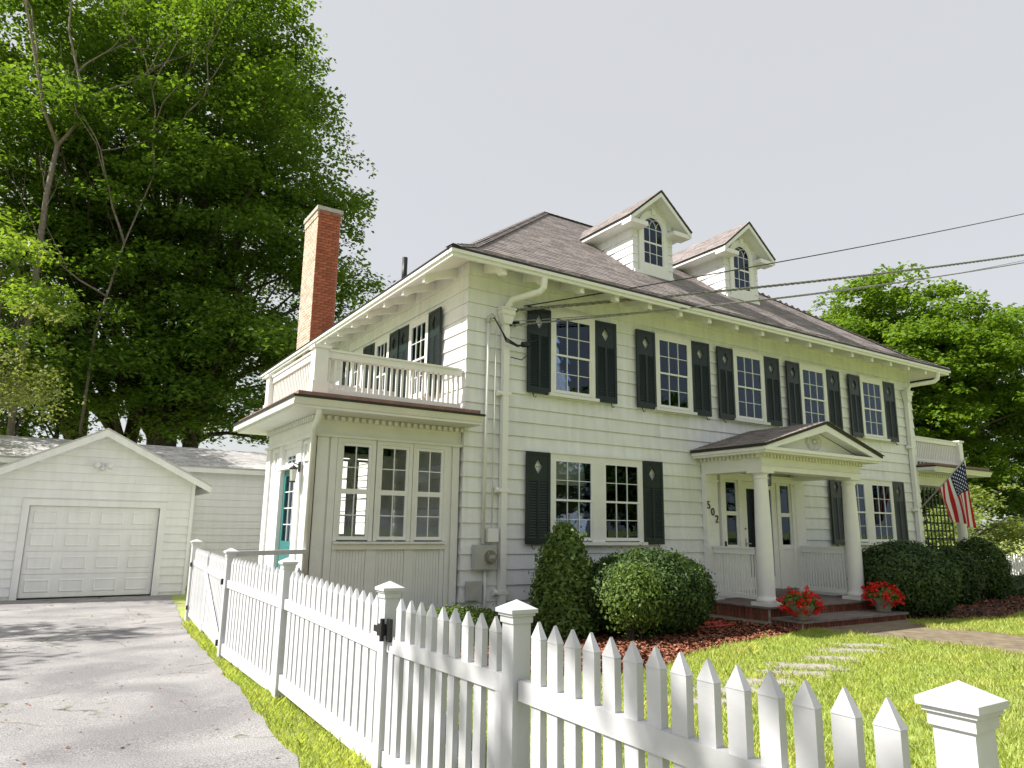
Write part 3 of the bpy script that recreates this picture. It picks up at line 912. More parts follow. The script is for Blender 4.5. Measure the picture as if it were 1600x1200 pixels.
# entablature, dentils, roof, gutter
def porch_top(parent, x0, x1, y0, y1, ex0, ex1, ey0, ey1, ztop, dent=True):
    """frieze ring + dentils + cornice + flat roof"""
    b = MB(); f = .02
    ring(b, x0 - f, y0 - f, x1 + f, y1 + f, .12, 1.301, 1.60)
    ring(b, x0 - f - .05, y0 - f - .05, x1 + f + .05, y1 + f + .05, .16, 1.262, 1.30)
    o_ = build('frieze', b, 'trim_old', parent)
    b = MB()
    x = x0
    while x < x1:
        b.box(x, y0 - .085, 1.50, x + .055, y0 - .022, 1.565); x += .105
    yy = y0
    while yy < y1:
        b.box(x0 - .085, yy, 1.50, x0 - .022, yy + .055, 1.565)
        b.box(x1 + .022, yy, 1.50, x1 + .085, yy + .055, 1.565); yy += .105
    build('dentils', b, 'trim_old', o_)['kind'] = 'stuff'
    b = MB()
    b.box(ex0 + .06, ey0 + .06, 1.575, ex1 - .0, ey1 - .06, 1.61)
    b.prism([(ey0, 1.70), (ey0 + .05, 1.612), (ey0 + .12, 1.612), (ey0 + .12, 1.70)], 'x', ex0 + .0, ex1)
    b.box(ex0, ey0 + .12, 1.612, ex0 + .1, ey1, 1.70)
    b.box(ex1 - .1, ey0 + .12, 1.612, ex1, ey1, 1.70)
    build('cornice', b, 'trim_old', parent)
    b = MB(); b.box(ex0 - .02, ey0 - .02, 1.702, ex1 + .01, ey1, 1.735)
    build('roof_edge', b, 'dark_edge', parent)
    b = MB(); b.box(ex0 + .06, ey0 + .06, 1.736, ex1 - .04, ey1 - .05, 1.80)
    build('flat_roof', b, 'copper', parent)
porch_top(sunroom, SX0, SX1, SY0, SY1, 2.64, 5.60, 9.52, 13.25, 1.74)
mb = MB(); mb.tube([(3.02, 9.62, 1.66), (3.02, 9.66, 1.45), (3.03, 9.85, 1.33), (3.10, 10.07, 1.25), (3.10, 10.08, -1.4)], .045, 8)
build('downspout', mb, 'trim_old', sunroom, True)
# balustrade on sunroom
def post(parent, x, y, z0, z1, s=.20):
    b = MB(); b.box(x - s/2, y - s/2, z0, x + s/2, y + s/2, z1)
    b.box(x - s/2 - .02, y - s/2 - .02, z0 + .0, x + s/2 + .02, y + s/2 + .02, z0 + .26)
    b.box(x - s/2 - .03, y - s/2 - .03, z1, x + s/2 + .03, y + s/2 + .03, z1 + .045)
    return build('newel_post', b, 'white', parent)
def railing(parent, a, c, z0, z1, n, name='railing', bw=.032, mt='white'):
    a = Vector(a); c = Vector(c); b = MB()
    b.bar((a.x, a.y, z1 - .05), (c.x, c.y, z1 - .05), .09, .10)
    b.bar((a.x, a.y, z1 + .015), (c.x, c.y, z1 + .015), .13, .03)
    r = build(name, b, mt, parent)
    b = MB(); b.bar((a.x, a.y, z0 + .05), (c.x, c.y, z0 + .05), .07, .08)
    build('bottom_rail', b, mt, r)
    bm_ = boxmesh('baluster', 'baluster', mt, bw, bw, z1 - .102 - z0 - .092)
    ang = math.atan2(c.y - a.y, c.x - a.x)
    for i in range(n):
        p = a.lerp(c, (i + .5) / n)
        inst('baluster', bm_, r, T(p.x, p.y, (z0 + .092 + z1 - .102) / 2) @ RZ(ang))
    return r
zb_ = 1.80
post(house, 3.14, 10.16, zb_, 2.55); post(house, 3.14, 12.75, zb_, 2.55)
railing(house, (3.245, 10.16, 0), (5.50, 10.16, 0), 1.88, 2.53, 25)
railing(house, (3.14, 10.265, 0), (3.14, 12.645, 0), 1.88, 2.53, 27)
railing(house, (3.245, 12.75, 0), (5.52, 12.75, 0), 1.88, 2.53, 25)

# right side porch --------------------------------------------------------
RX0, RX1, RY0, RY1 = 19.10, 21.55, 10.13, 13.2
mb = MB(); mb.box(RX0, RY0 - .1, -1.75, RX1 + .2, RY1, -1.3)
sp_ = build('side_porch', mb, 'concrete', house)
porch_top(sp_, RX0, RX1, RY0, RY1, 19.0, 22.0, 9.52, 13.6, 1.74)
for y in (RY0 + .1, RY1 - .1):
    mb = MB(); mb.lathe([(.17, -1.3), (.17, -1.22), (.13, -1.18), (.13, -.4), (.108, 1.12), (.15, 1.16), (.15, 1.262)], (RX1 - .08, y), 20)
    build('column', mb, 'white', house, True)
post(house, RX1, 10.16, zb_, 2.55)
railing(house, (RX0 + .02, 10.16, 0), (RX1 - .105, 10.16, 0), 1.88, 2.53, 26)
railing(house, (RX1, 10.265, 0), (RX1, 13.0, 0), 1.88, 2.53, 27)
mb = MB()
for i in range(9):
    x = 19.35 + i * .19
    mb.box(x - .022, 10.16, -1.25, x + .022, 10.18, 1.22)
for i in range(12):
    z = -1.15 + i * .205
    mb.box(19.3, 10.181, z - .022, 20.95, 10.2, z + .022)
build('trellis', mb, 'lattice', house)

# portico -----------------------------------------------------------------
PX0, PX1, PYF = 11.10, 13.86, 8.72
DECK = -1.30
mb = MB(); mb.box(10.84, 8.47, -1.75, 14.13, 10.0, DECK - .03)
deck = build('porch_deck', mb, 'mortar', house)
mb = MB(); mb.box(10.80, 8.43, DECK - .029, 14.16, 10.0, DECK)
build('porch_floor', mb, 'tread', deck)
mb = MB(); mb.box(10.85, 7.83, -1.75, 13.98, 8.46, -1.50)
step = build('front_step', mb, 'mortar', house)
mb = MB(); mb.box(10.815, 7.79, -1.499, 14.015, 8.465, -1.462)
build('step_tread', mb, 'tread', step)
mb = MB(); mb.box(11.9, 9.72, DECK + .001, 13.2, 9.99, DECK + .14)
build('threshold', mb, 'tread', deck)
def soldier(parent, a, c, z0, z1, out):
    a = Vector(a); c = Vector(c); L = (c - a).length; n = int(L / .078); ang = math.atan2(c.y - a.y, c.x - a.x)
    me = boxmesh('soldier', 'brick', 'porchbrick', .062, .03, z1 - z0 - .012)
    for i in range(n):
        p = a.lerp(c, (i + .5) / n)
        inst('brick', me, parent, T(p.x, p.y, (z0 + z1) / 2 + random.uniform(-.003, .003)) @ RZ(ang + random.uniform(-.02, .02)))
soldier(deck, (10.85, 8.465, 0), (14.12, 8.465, 0), -1.54, DECK - .03, 1)
soldier(deck, (10.835, 8.5, 0), (10.835, 9.98, 0), -1.54, DECK - .03, 1)
soldier(step, (10.86, 7.825, 0), (13.97, 7.825, 0), -1.70, -1.50, 1)
soldier(step, (10.845, 7.85, 0), (10.845, 8.45, 0), -1.70, -1.50, 1)
soldier(step, (13.985, 7.85, 0), (13.985, 8.45, 0), -1.70, -1.50, 1)
colprof = [(.165, 0), (.185, .025), (.185, .05), (.16, .075), (.15, .10), (.148, .13), (.15, .7), (.142, 1.4), (.122, 2.18), (.122, 2.19), (.138, 2.20), (.138, 2.22), (.124, 2.23), (.126, 2.27), (.165, 2.30)]
for x in (PX0, PX1):
    b = MB(); b.lathe([(r, DECK + .06 + z) for r, z in colprof], (x, PYF), 28)
    c_ = build('column', b, 'white', house, True)
    b = MB(); b.box(x - .20, PYF - .20, DECK + .001, x + .20, PYF + .20, DECK + .06)
    build('plinth', b, 'trim_old', c_)
    b = MB(); b.box(x - .175, PYF - .175, DECK + 2.36, x + .175, PYF + .175, DECK + 2.40)
    build('abacus', b, 'white', c_)
    b = MB(); b.box(x - .17, 9.90, DECK, x + .17, 10.01, 1.10)
    b.box(x - .20, 9.87, DECK, x + .20, 9.90 - .002, DECK + .13); b.box(x - .19, 9.88, .96, x + .19, 9.90 - .002, 1.0)
    build('pilaster', b, 'white', house)
    railing(house, (x, 8.90, 0), (x, 9.89, 0), DECK + .08, DECK + .98, 15, bw=.03)
b = MB()
b.box(PX0 - .17, PYF - .17, 1.101, PX1 + .17, PYF + .17, 1.40)
for x in (PX0, PX1):
    b.box(x - .17, PYF + .171, 1.101, x + .17, 10.0, 1.40)
b.box(PX0 - .20, PYF - .20, 1.20, PX1 + .20, PYF - .171, 1.215)
ent = build('entablature', b, 'white', house)
b = MB(); b.box(PX0 + .171, PYF + .172, 1.24, PX1 - .171, 10.0, 1.26)
build('porch_ceiling', b, 'white', ent)
b = MB(); x = PX0 - .17
while x < PX1 + .15:
    b.box(x, PYF - .24, 1.335, x + .05, PYF - .172, 1.40); x += .096
for xs_, s in ((PX0 - .17, -1), (PX1 + .17, 1)):
    y = PYF - .15
    while y < 9.95:
        a_, c_ = sorted((xs_ + s * .002, xs_ + s * .07)); b.box(a_, y, 1.335, c_, y + .05, 1.40); y += .096
build('dentils', b, 'trim_old', ent)['kind'] = 'stuff'
b = MB()
b.box(10.69, 8.26, 1.401, 14.27, 10.0, 1.44); b.box(10.66, 8.22, 1.441, 14.30, 10.0, 1.50)
build('cornice', b, 'white', house)
# gable roof of portico
gx0, gx1, gxm, gz0, gz1, gy = 10.64, 14.32, 12.48, 1.555, 2.10, 8.2
b = MB(); th = .05
sl_ = (gz1 - gz0) / (gxm - gx0)
for xe in (gx0, gx1):
    v = [(gxm, gy, gz1), (xe, gy, gz0), (xe, 10.0, gz0), (gxm, 10.0, gz1)]
    b.add(v + [(p[0], p[1], p[2] - th) for p in v], [(0,1,2,3), (7,6,5,4), (0,4,5,1), (1,5,6,2), (2,6,7,3), (3,7,4,0)])
proof = build('porch_roof', b, 'roofing', house)
rows = []
for s, xe in ((-1, gx0), (1, gx1)):
    n = 14; tot = gxm - gx0
    for k in range(n):
        q0 = (tot + .03) * (1 - k / n); q1 = max(0, (tot + .03) * (1 - (k + 1.2) / n))
        rows.append((lambda u, q=q0, s=s: (gxm + s * q, u, gz1 - sl_ * q + .003), lambda u, q=q1, s=s: (gxm + s * q, u, gz1 - sl_ * q + .003), gy - .03, 10.0, .3))
shingle_field('shingle_courses', rows, proof, 'shingle', th=.010)
b = MB()
b.prism([(gx0 + .25, 1.501), (gx1 - .25, 1.501), (gxm, gz1 - .13)], 'y', 8.52, 8.56)
tym = build('tympanum', b, 'white', house)
b = MB()
for s in (-1, 1):
    xe = gxm + s * (gxm - gx0)
    b.prism([(gxm, gz1 - th - .003), (xe, gz0 - th - .003), (xe, gz0 - th - .05), (xe - s * .30, gz0 - th - .003 + .0), (gxm, gz1 - th - .14)], 'y', gy + .02, gy + .07)
    b.prism([(gxm, gz1 - th - .003), (xe, gz0 - th - .003), (xe - s * .2, gz0 - th - .002), (gxm, gz1 - th - .07)], 'y', gy + .071, 8.519)
build('raking_cornice', b, 'white', house)
b = MB(); cx, cz_ = gxm, 1.735
for i in range(20):
    a0 = 2 * math.pi * i / 20; a1 = a0 + .24
    P_ = lambda r, a: (cx + r * 1.35 * math.cos(a), cz_ + r * .95 * math.sin(a))
    am = (a0 + a1) / 2
    b.prism([P_(.035, am), P_(.15, a0), P_(.165, am), P_(.15, a1)], 'y', 8.495, 8.519)
b.prism([(cx + .04 * math.cos(2 * math.pi * i / 12), cz_ + .03 * math.sin(2 * math.pi * i / 12)) for i in range(12)], 'y', 8.485, 8.519)
b.tube([(cx + .245 * math.cos(2 * math.pi * i / 24), 8.51, cz_ + .175 * math.sin(2 * math.pi * i / 24)) for i in range(25)], .012, 5)
build('sunburst_ornament', b, 'trim_old', tym)
# entry: surround, sidelights, door
yw = 10.0
b = MB()
for a, c in ((11.36, 11.50), (11.89, 12.00), (13.10, 13.21), (13.60, 13.72)):
    b.box(a, yw - .10, DECK + .14, c, yw, 1.02)
b.box(11.36, yw - .10, 1.021, 13.72, yw, 1.12); b.box(11.30, yw - .13, 1.121, 13.78, yw, 1.16)
for a, c in ((11.501, 11.889), (13.211, 13.599)):
    b.box(a, yw - .06, DECK + .14, c, yw, -.36)
    b.box(a, yw - .08, -.359, c, yw, -.31)
ent2 = build('entry_surround', b, 'white', house)
b = MB(); b.box(11.45, yw - .005, DECK + .14, 13.65, yw - .002, 1.02)
build('dark_room', b, 'dark', ent2)
for xc in (11.695, 13.405):
    for q in (0, 1):
        sash(ent2, T(xc, yw - .045, -.309 + q * .664), .386, .664, 1, 1, .04, .04)
b = MB(); zd = DECK + .145
b.box(12.005, yw - .075, zd, 12.15, yw - .03, 1.015); b.box(12.95, yw - .075, zd, 13.095, yw - .03, 1.015)
b.box(12.15, yw - .075, zd, 12.95, yw - .03, zd + .24); b.box(12.15, yw - .075, .87, 12.95, yw - .03, 1.015)
sd = build('storm_door', b, 'white', house)
b = MB(); b.box(12.152, yw - .056, zd + .242, 12.948, yw - .05, .868)
build('pane', b, 'glass', sd)
b = MB(); b.box(12.05, yw - .085, -.30, 12.09, yw - .076, -.14); b.tube([(12.07, yw - .085, -.24), (12.07, yw - .13, -.24), (12.16, yw - .13, -.245)], .011, 6); b.tube([(12.07, yw - .076, .05), (12.07, yw - .10, .05)], .022, 8)
build('handle', b, 'metal', sd, True)
b = MB(); b.tube([(11.43, yw - .105, -.32), (11.43, yw - .115, -.28), (11.43, yw - .105, -.20)], .022, 8)
build('doorbell', b, 'iron', house, True)
# porch lantern
b = MB(); lx_, ly_ = 11.62, 9.0
b.tube([(lx_, ly_, 1.24), (lx_, ly_, 1.12)], .012, 6)
b.lathe([(.03, 1.12), (.10, 1.09), (.10, 1.08)], (lx_, ly_), 6); b.lathe([(.085, .86), (.085, .88)], (lx_, ly_), 6)
for i in range(6):
    a = math.pi / 3 * i; b.tube([(lx_ + .085 * math.cos(a), ly_ + .085 * math.sin(a), .87), (lx_ + .09 * math.cos(a), ly_ + .09 * math.sin(a), 1.08)], .008, 4)
lan = build('lantern', b, 'iron', house)
b = MB(); b.lathe([(.075, .885), (.08, 1.075)], (lx_, ly_), 6); build('pane', b, 'glass_clear', lan)
# house number 502, stepping down to the right
for ch, x, z in (('5', 10.98, .43), ('0', 11.09, .30), ('2', 11.20, .16)):
    cu = bpy.data.curves.new('house_number', 'FONT'); cu.body = ch; cu.size = .21; cu.extrude = .006; cu.align_x = 'CENTER'
    to = bpy.data.objects.new('tmp', cu); COL.objects.link(to)
    dg = bpy.context.evaluated_depsgraph_get(); dg.update()
    me = bpy.data.meshes.new_from_object(to.evaluated_get(dg)); bpy.data.objects.remove(to)
    me.name = 'house_number'; me.materials.clear(); me.materials.append(M['iron'])
    inst('house_number', me, house, T(x, 9.885, z) @ Matrix.Rotation(math.pi / 2, 4, 'X'))

# downspouts, meter, conduit ------------------------------------------------
yf = HY0 - .04
def downspout(x, xg, zh):
    b = MB()
    b.tube([(xg, EY0 + .02, 4.17), (xg, EY0 + .06, 3.98), (x + (xg - x) * .92, EY0 + .12, 3.98 - .06), (x + (xg-x)*.22, yf - .12, zh + .22), (x + (xg-x)*.08, yf - .08, zh + .12), (x, yf - .07, zh + .02)], .058, 10)
    b.box(x - .055, yf - .10, -1.6, x + .055, yf - .005, zh - .12)
    d_ = build('downspout', b, 'white', house)
    b = MB()
    b.box(x - .13, yf - .16, zh - .06, x + .13, yf - .003, zh + .03); b.box(x - .15, yf - .18, zh + .03, x + .15, yf - .003, zh + .055)
    b.prism([(x - .12, zh - .06), (x + .12, zh - .06), (x + .07, zh - .22), (x - .07, zh - .22)], 'y', yf - .14, yf - .004)
    build('conductor_head', b, 'trim_old', d_)
    b = MB()
    for z in (.6, -1.0, 2.2):
        b.box(x - .10, yf - .108, z - .03, x + .10, yf - .004, z + .03)
        b.tube([(x - .16, yf - .05, z), (x - .10, yf - .05, z)], .05, 8)
    build_each('strap', b, 'white', d_)
downspout(6.23, 6.62, 3.62); downspout(18.72, 19.25, 3.62)
b = MB()
b.tube([(5.90, yf - .03, 3.42), (5.88, yf - .03, -.25)], .03, 8); b.tube([(5.93, yf - .03, -.66), (5.93, yf - .03, -1.5)], .028, 8)
b.tube([(6.06, yf - .02, 3.3), (6.05, yf - .02, -.05)], .012, 5)
build('conduit', b, 'trim_old', house, True)
b = MB(); b.box(5.70, yf - .13, -.64, 6.07, yf - .002, -.27)
meter = build('electric_meter', b, 'metal', house)
b = MB(); b.tube([(5.96, yf - .131, -.45), (5.96, yf - .20, -.45)], .088, 18); b.tube([(5.96, yf - .131, -.45), (5.96, yf - .15, -.45)], .105, 18)
build('meter_dial', b, 'pot', meter)
b = MB(); b.box(5.91, yf - .203, -.47, 6.01, yf - .2005, -.42); build('meter_plate', b, 'blind', meter)
b = MB(); b.box(5.94, yf - .10, -.22, 6.13, yf - .002, -.01); build('junction_box', b, 'white', house)
b = MB(); b.box(5.60, yf - .10, -1.10, 5.84, yf - .002, -.82); build('utility_box', b, 'metal', house)
b = MB()
b.tube([(5.90, yf - .03, 3.38), (5.90, yf - .05, 3.47), (5.93, yf - .10, 3.50), (5.95, yf - .13, 3.46)], .04, 8)
build('weatherhead', b, 'metal', house, True)
b = MB()
for k in range(3):
    b.tube([(5.95, yf - .13, 3.46), (6.02 + .02*k, yf - .18, 3.30 - .02*k), (6.15, yf - .2, 3.12 - .03*k), (6.38, yf - .2, 3.03 - .012*k), (6.56, yf - .22, 3.06), (6.64, yf - .2, 3.2 + .05*k)], .011, 5)
b.tube([(6.46, yf - .22, 3.05), (6.60, yf - .22, 3.07)], .05, 7)
b.tube([(6.58, yf - .22, 3.05), (6.60, yf - .2, 2.9), (6.50, yf - .15, 2.8), (6.30, yf - .11, 2.83)], .009, 5)
b.tube([(6.55, yf - .22, 3.07), (6.80, yf - .2, 3.2), (6.90, yf - .2, 3.28)], .009, 5)
build('service_wiring', b, 'wire', house, True)
b = MB()
for x, z in ((6.42, 3.68), (6.44, 3.46), (6.30, 3.40)):
    b.tube([(x, yf - .02, z), (x, yf - .12, z)], .03, 8); b.tube([(x, yf - .01, z), (x, yf - .02, z)], .05, 8)
build_each('insulator', b, 'iron', house, True)

# overhead wires to the street pole outside the frame --------------------------
def wire(label, p0, p1, sag, r, mt, twist=0):
    a = Vector(p0); c = Vector(p1); n = 60
    b = MB()
    line = []
    for i in range(n + 1):
        t = i / n; p = a.lerp(c, t); p.z -= sag * 4 * t * (1 - t); line.append(p)
    if twist:
        for ph in range(3):
            pts = []
            for i in range(361):
                t = i / 360; p = a.lerp(c, t); p.z -= sag * 4 * t * (1 - t)
                an = t * 60 * 2 * math.pi / 1.6 + ph * 2.094
                pts.append(p + Vector((0, math.cos(an) * r, math.sin(an) * r)))
            b.tube(pts, r * .85, 4)
    else:
        b.tube(line, r, 5)
    o_ = build('service_wire', b, mt, None, True)
    tag(o_, label, 'cable', 'overhead service wires to the house')
def far(px, py, X):
    r_ = rgt * (px - 800) + dwn * (py - 600) + fwd * 1115
    return r_ * (X / r_.x)
wire('topmost thin dark wire, crossing the lower panes of the right dormer window', (6.5, 9.8, 3.74), far(1700, 312, 24), .10, .012, 'wire')
wire('thickest overhead wire, a twisted bundle running above the upstairs windows', (6.44, 9.85, 3.68), far(1700, 383, 24), .12, .017, 'wire_bare', 1)
wire('thin wire hanging just under the thick twisted bundle', (6.36, 9.85, 3.46), far(1700, 384, 24.3), .30, .008, 'wire_bare')
wire('lowest overhead wire, passing in front of the first green shutters', (6.30, 9.85, 3.38), far(1700, 392, 24), .17, .016, 'wire_bare')

# ------------------------------------------------------------------ flag
p0 = Vector((18.80, 9.98, .55)); p1 = Vector((18.62, 8.62, 1.80))
fl = thing('flagpole', 'stars and stripes flag hanging from an angled pole on the right corner of the house', 'flag', tuple(p0))
b = MB(); b.tube([p0, p1], .017, 8); b.tube([p1, p1 + (p1 - p0).normalized() * .05], .03, 8, .012)
build('pole', b, 'metal', fl, True)
b = MB(); b.box(18.74, 9.93, .45, 18.86, 10.0, .62); build('bracket', b, 'metal', fl)
def make_flag():
    nu, nv = 150, 104
    u = np.linspace(0, 1, nu + 1); v = np.linspace(0, 1, nv + 1)
    U, V = np.meshgrid(u, v, indexing='ij')           # u along the fly, v along the hoist (0 = tip = canton side)
    tip = np.array(p1 - (p1 - p0) * .03); low = np.array(p1 - (p1 - p0) * .55)
    H = tip[None, None] * (1 - V[..., None]) + low[None, None] * V[..., None]
    e0 = np.array([tip[0] + .32, tip[1] + .02, tip[2] - 1.62]); e1 = np.array([tip[0] - .02, tip[1] + .50, tip[2] - 1.40])
    Eg = e0[None, None] * (1 - V[..., None]) + e1[None, None] * V[..., None]
    S = U[..., None] ** .92
    P = H * (1 - S) + Eg * S
    amp = np.minimum(1, U * 2.2)
    fold = np.sin(V * 13 + U * 1.5) * .075 * amp + np.sin(V * 5.5 - U * 3 + .7) * .05 * amp
    P[..., 0] += fold; P[..., 1] += np.sin(V * 9 + 1) * .03 * amp
    fu = (U[:-1, :-1] + U[1:, 1:]) / 2; fv = (V[:-1, :-1] + V[1:, 1:]) / 2
    stripe = np.floor(fv * 13).astype(int) % 2 == 0
    colr = np.where(stripe[..., None], np.array([.50, .012, .022]), np.array([.80, .80, .80]))
    can = (fu < .40) & (fv < 7 / 13)
    star = np.zeros_like(can)
    for r in range(9):
        for c in range(6 if r % 2 == 0 else 5):
            sx = .40 * ((2 * c + 1) if r % 2 == 0 else (2 * c + 2)) / 12; sy = 7 / 13 * (r + 1) / 10
            dx, dy = (fu - sx) * 1.9, (fv - sy)
            star |= (dx * dx + dy * dy) < .0205 ** 2
    colr = np.where(can[..., None], np.where(star[..., None], np.array([.8, .8, .8]), np.array([.012, .02, .11])), colr)
    idx = np.arange((nu + 1) * (nv + 1)).reshape(nu + 1, nv + 1)
    F = np.stack([idx[:-1, :-1], idx[1:, :-1], idx[1:, 1:], idx[:-1, 1:]], -1).reshape(-1, 4)
    me = bpy.data.meshes.new('flag_cloth')
    me.from_pydata([tuple(p) for p in P.reshape(-1, 3)], [], [tuple(int(i) for i in f) for f in F])
    at = me.attributes.new('flagcol', 'FLOAT_COLOR', 'FACE')
    cc = np.ones((len(F), 4), np.float32); cc[:, :3] = colr.reshape(-1, 3)
    at.data.foreach_set('color', cc.ravel())
    me.polygons.foreach_set('use_smooth', [True] * len(F))
    me.materials.append(M['flag'])
    inst('flag_cloth', me, fl)
make_flag()

# ------------------------------------------------------------------ garage and low wing
GX0, GX1, GY, GYB = -3.3, 3.16, 20.0, 23.0
gzb = gz(20)
grx, grz, gsl = 1.05, 2.24, .515
garage = thing('garage', 'white clapboard garage with a gabled front and a panelled white door', 'garage', (1.05, GY, gzb))
def groof(x):
    return grz - gsl * abs(x - grx)
b = MB()
def gw(x0, x1, z0, z1f):
    b.prism([(x0, z0), (x1, z0), (x1, z1f(x1)), (x0, z1f(x0))], 'y', GY, GY + .12)
gr_ = lambda x: groof(x) - .10
gw(GX0, -.31, gzb - .1, gr_); gw(2.41, GX1, gzb - .1, gr_)
gw(-.31, grx, .38, gr_); gw(grx, 2.41, .38, gr_)
b.box(GX1 - .12, GY + .12, gzb - .1, GX1, GYB, groof(GX1) - .1)
b.box(GX0, GY + .12, gzb - .1, GX0 + .12, GYB, groof(GX0) - .1)
gwall = build('wall', b, 'garage', garage)
h = .2; z = gzb + .08
while z < grz - .2:
    segs = []
    def xr(zz):   # roof limits at height zz
        dx = (grz - .12 - zz) / gsl
        return max(GX0, grx - dx), min(GX1, grx + dx)
    xa, xb = xr(z + h * .5)
    if z < .48: segs = [(xa, -.452), (2.562, xb)]
    else: segs = [(xa, xb)]
    for (a, c) in segs:
        cuts = [a, c]
        if c - a > 3: cuts = [a, a + (c - a) * random.uniform(.3, .7), c]
        for p, q in zip(cuts, cuts[1:]):
            if q - p > .1:
                bb = MB(); board(bb, -(q-p-.003)/2, (q-p-.003)/2, h - .002, .032)
                inst('clapboard', bb.mesh('clapboard', M['garage']), gwall, T((p + q) / 2, GY, z))
    z += h
b = MB(); b.box(GX1 - .06, GY - .045, gzb, GX1 + .02, GY - .001, groof(GX1) - .12); build('corner_board', b, 'garage', gwall)
b = MB()
b.box(-.45, GY - .05, gzb, -.31, GY + .1, .50); b.box(2.41, GY - .05, gzb, 2.56, GY + .1, .50); b.box(-.31, GY - .05, .36, 2.41, GY + .1, .50)
build('door_frame', b, 'garage', garage)
gd = None
b = MB(); b.box(-.309, GY + .055, gzb + .03, 2.409, GY + .10, .359)
gd = build('garage_door', b, 'garage', garage)
sec = (.355 - gzb - .035) / 4
def raised(b, w=.50, h=.30):
    b.add([(-w/2, 0, -h/2), (w/2, 0, -h/2), (w/2, 0, h/2), (-w/2, 0, h/2), (-w/2+.03, -.016, -h/2+.03), (w/2-.03, -.016, -h/2+.03), (w/2-.03, -.016, h/2-.03), (-w/2+.03, -.016, h/2-.03),
           (-w/2+.05, -.006, -h/2+.05), (w/2-.05, -.006, -h/2+.05), (w/2-.05, -.006, h/2-.05), (-w/2+.05, -.006, h/2-.05)],
          [(0,1,5,4), (1,2,6,5), (2,3,7,6), (3,0,4,7), (4,5,9,8), (5,6,10,9), (6,7,11,10), (7,4,8,11), (8,9,10,11)])
rm = cached('raised', raised, 'panel', 'garage')
secm = boxmesh('sec', 'door_section', 'garage', 2.70, .05, sec - .012)
for r in range(4):
    zc = gzb + .035 + sec * (r + .5)
    inst('door_section', secm, gd, T(1.05, GY + .058, zc))
    for c in range(4):
        inst('panel', rm, gd, T(-.31 + 2.72 * (c + .5) / 4, GY + .0325, zc))
b = MB(); b.box(-.30, GY + .04, gzb - .02, 2.40, GY + .11, gzb + .028); build('rubber_seal', b, 'iron', gd)
b = MB()
for xe in (GX0 - .35, GX1 + .36):
    s = 1 if xe > grx else -1
    v = [(grx, GY - .32, grz), (xe, GY - .32, groof(xe)), (xe, GYB + 2, groof(xe)), (grx, GYB + 2, grz)]
    b.add(v + [(p[0], p[1], p[2] - .04) for p in v], [(0,1,2,3), (7,6,5,4), (0,4,5,1), (1,5,6,2), (2,6,7,3), (3,7,4,0)])
gro = build('roof', b, 'roof_grey', garage)
b = MB()
for xe in (GX0 - .35, GX1 + .36):
    s = 1 if xe > grx else -1
    b.prism([(grx, grz - .042), (xe, groof(xe) - .042), (xe, groof(xe) - .20), (grx, grz - .21)], 'y', GY - .31, GY - .28)
    b.prism([(grx, grz - .12), (xe, groof(xe) - .12), (xe, groof(xe) - .15), (grx, grz - .15)], 'y', GY - .279, GY - .001)
    b.box(min(xe, xe - s*.03), GY - .279, groof(xe) - .20, max(xe, xe - s*.03), GYB, groof(xe) - .045)
build('rake_board', b, 'garage', garage)
b = MB()
b.lathe([(.075, 1.30), (.075, 1.36)], (1.05, GY - .06), 12)
b.tube([(1.05, GY - .03, 1.34), (1.05, GY - .10, 1.34)], .07, 12)
for s in (-1, 1):
    b.tube([(1.05, GY - .09, 1.33), (1.05 + s * .10, GY - .14, 1.35)], .015, 6)
    b.tube([(1.05 + s * .08, GY - .12, 1.36), (1.05 + s * .15, GY - .26, 1.32)], .045, 10, .075)
b.tube([(1.05, GY - .10, 1.31), (1.05, GY - .14, 1.24)], .05, 8)
build('floodlight', b, 'garage', garage, True)

wing = thing('outbuilding', 'long low white clapboard wing with a pale grey roof joining the garage to the house', 'building', (4, 22.3, gz(22)))
b = MB(); b.box(-9, 22.3, gz(22) - .1, 6.2, 27.8, 1.62)
ww = build('wall', b, 'garage', wing)
z = gz(22) + .05
while z < 1.58:
    for a, c in ((3.1, 6.2), (-9, -3.3)):
        bb = MB(); board(bb, -(c-a)/2, (c-a)/2, .198, .034)
        inst('clapboard', bb.mesh('clapboard', M['garage']), ww, T((a + c) / 2, 22.3, z))
    z += .2
b = MB()
for ye in (21.95, 28.15):
    v = [(-9.3, 25.05, 2.40), (6.4, 25.05, 2.40), (6.4, ye, 1.60), (-9.3, ye, 1.60)]
    b.add(v + [(p[0], p[1], p[2] - .04) for p in v], [(0,1,2,3), (7,6,5,4), (0,4,5,1), (1,5,6,2), (2,6,7,3), (3,7,4,0)])
wr = build('roof', b, 'roof_grey', wing)
rows = []
n = 20
for k in range(n):
    t0 = k / n; t1 = min(1, (k + 1.15) / n)
    rows.append((lambda u, t=t0: (u, 21.93 + 3.12 * t, 1.595 + .805 * t + .005), lambda u, t=t1: (u, 21.93 + 3.12 * t, 1.595 + .805 * t + .005), -9.3, 6.4, .32))
shingle_field('shingle_courses', rows, wr, 'roof_grey', th=.009)
b = MB(); b.box(-9.3, 21.93, 1.43, 6.4, 21.96, 1.558); build('fascia', b, 'trim_old', wing)

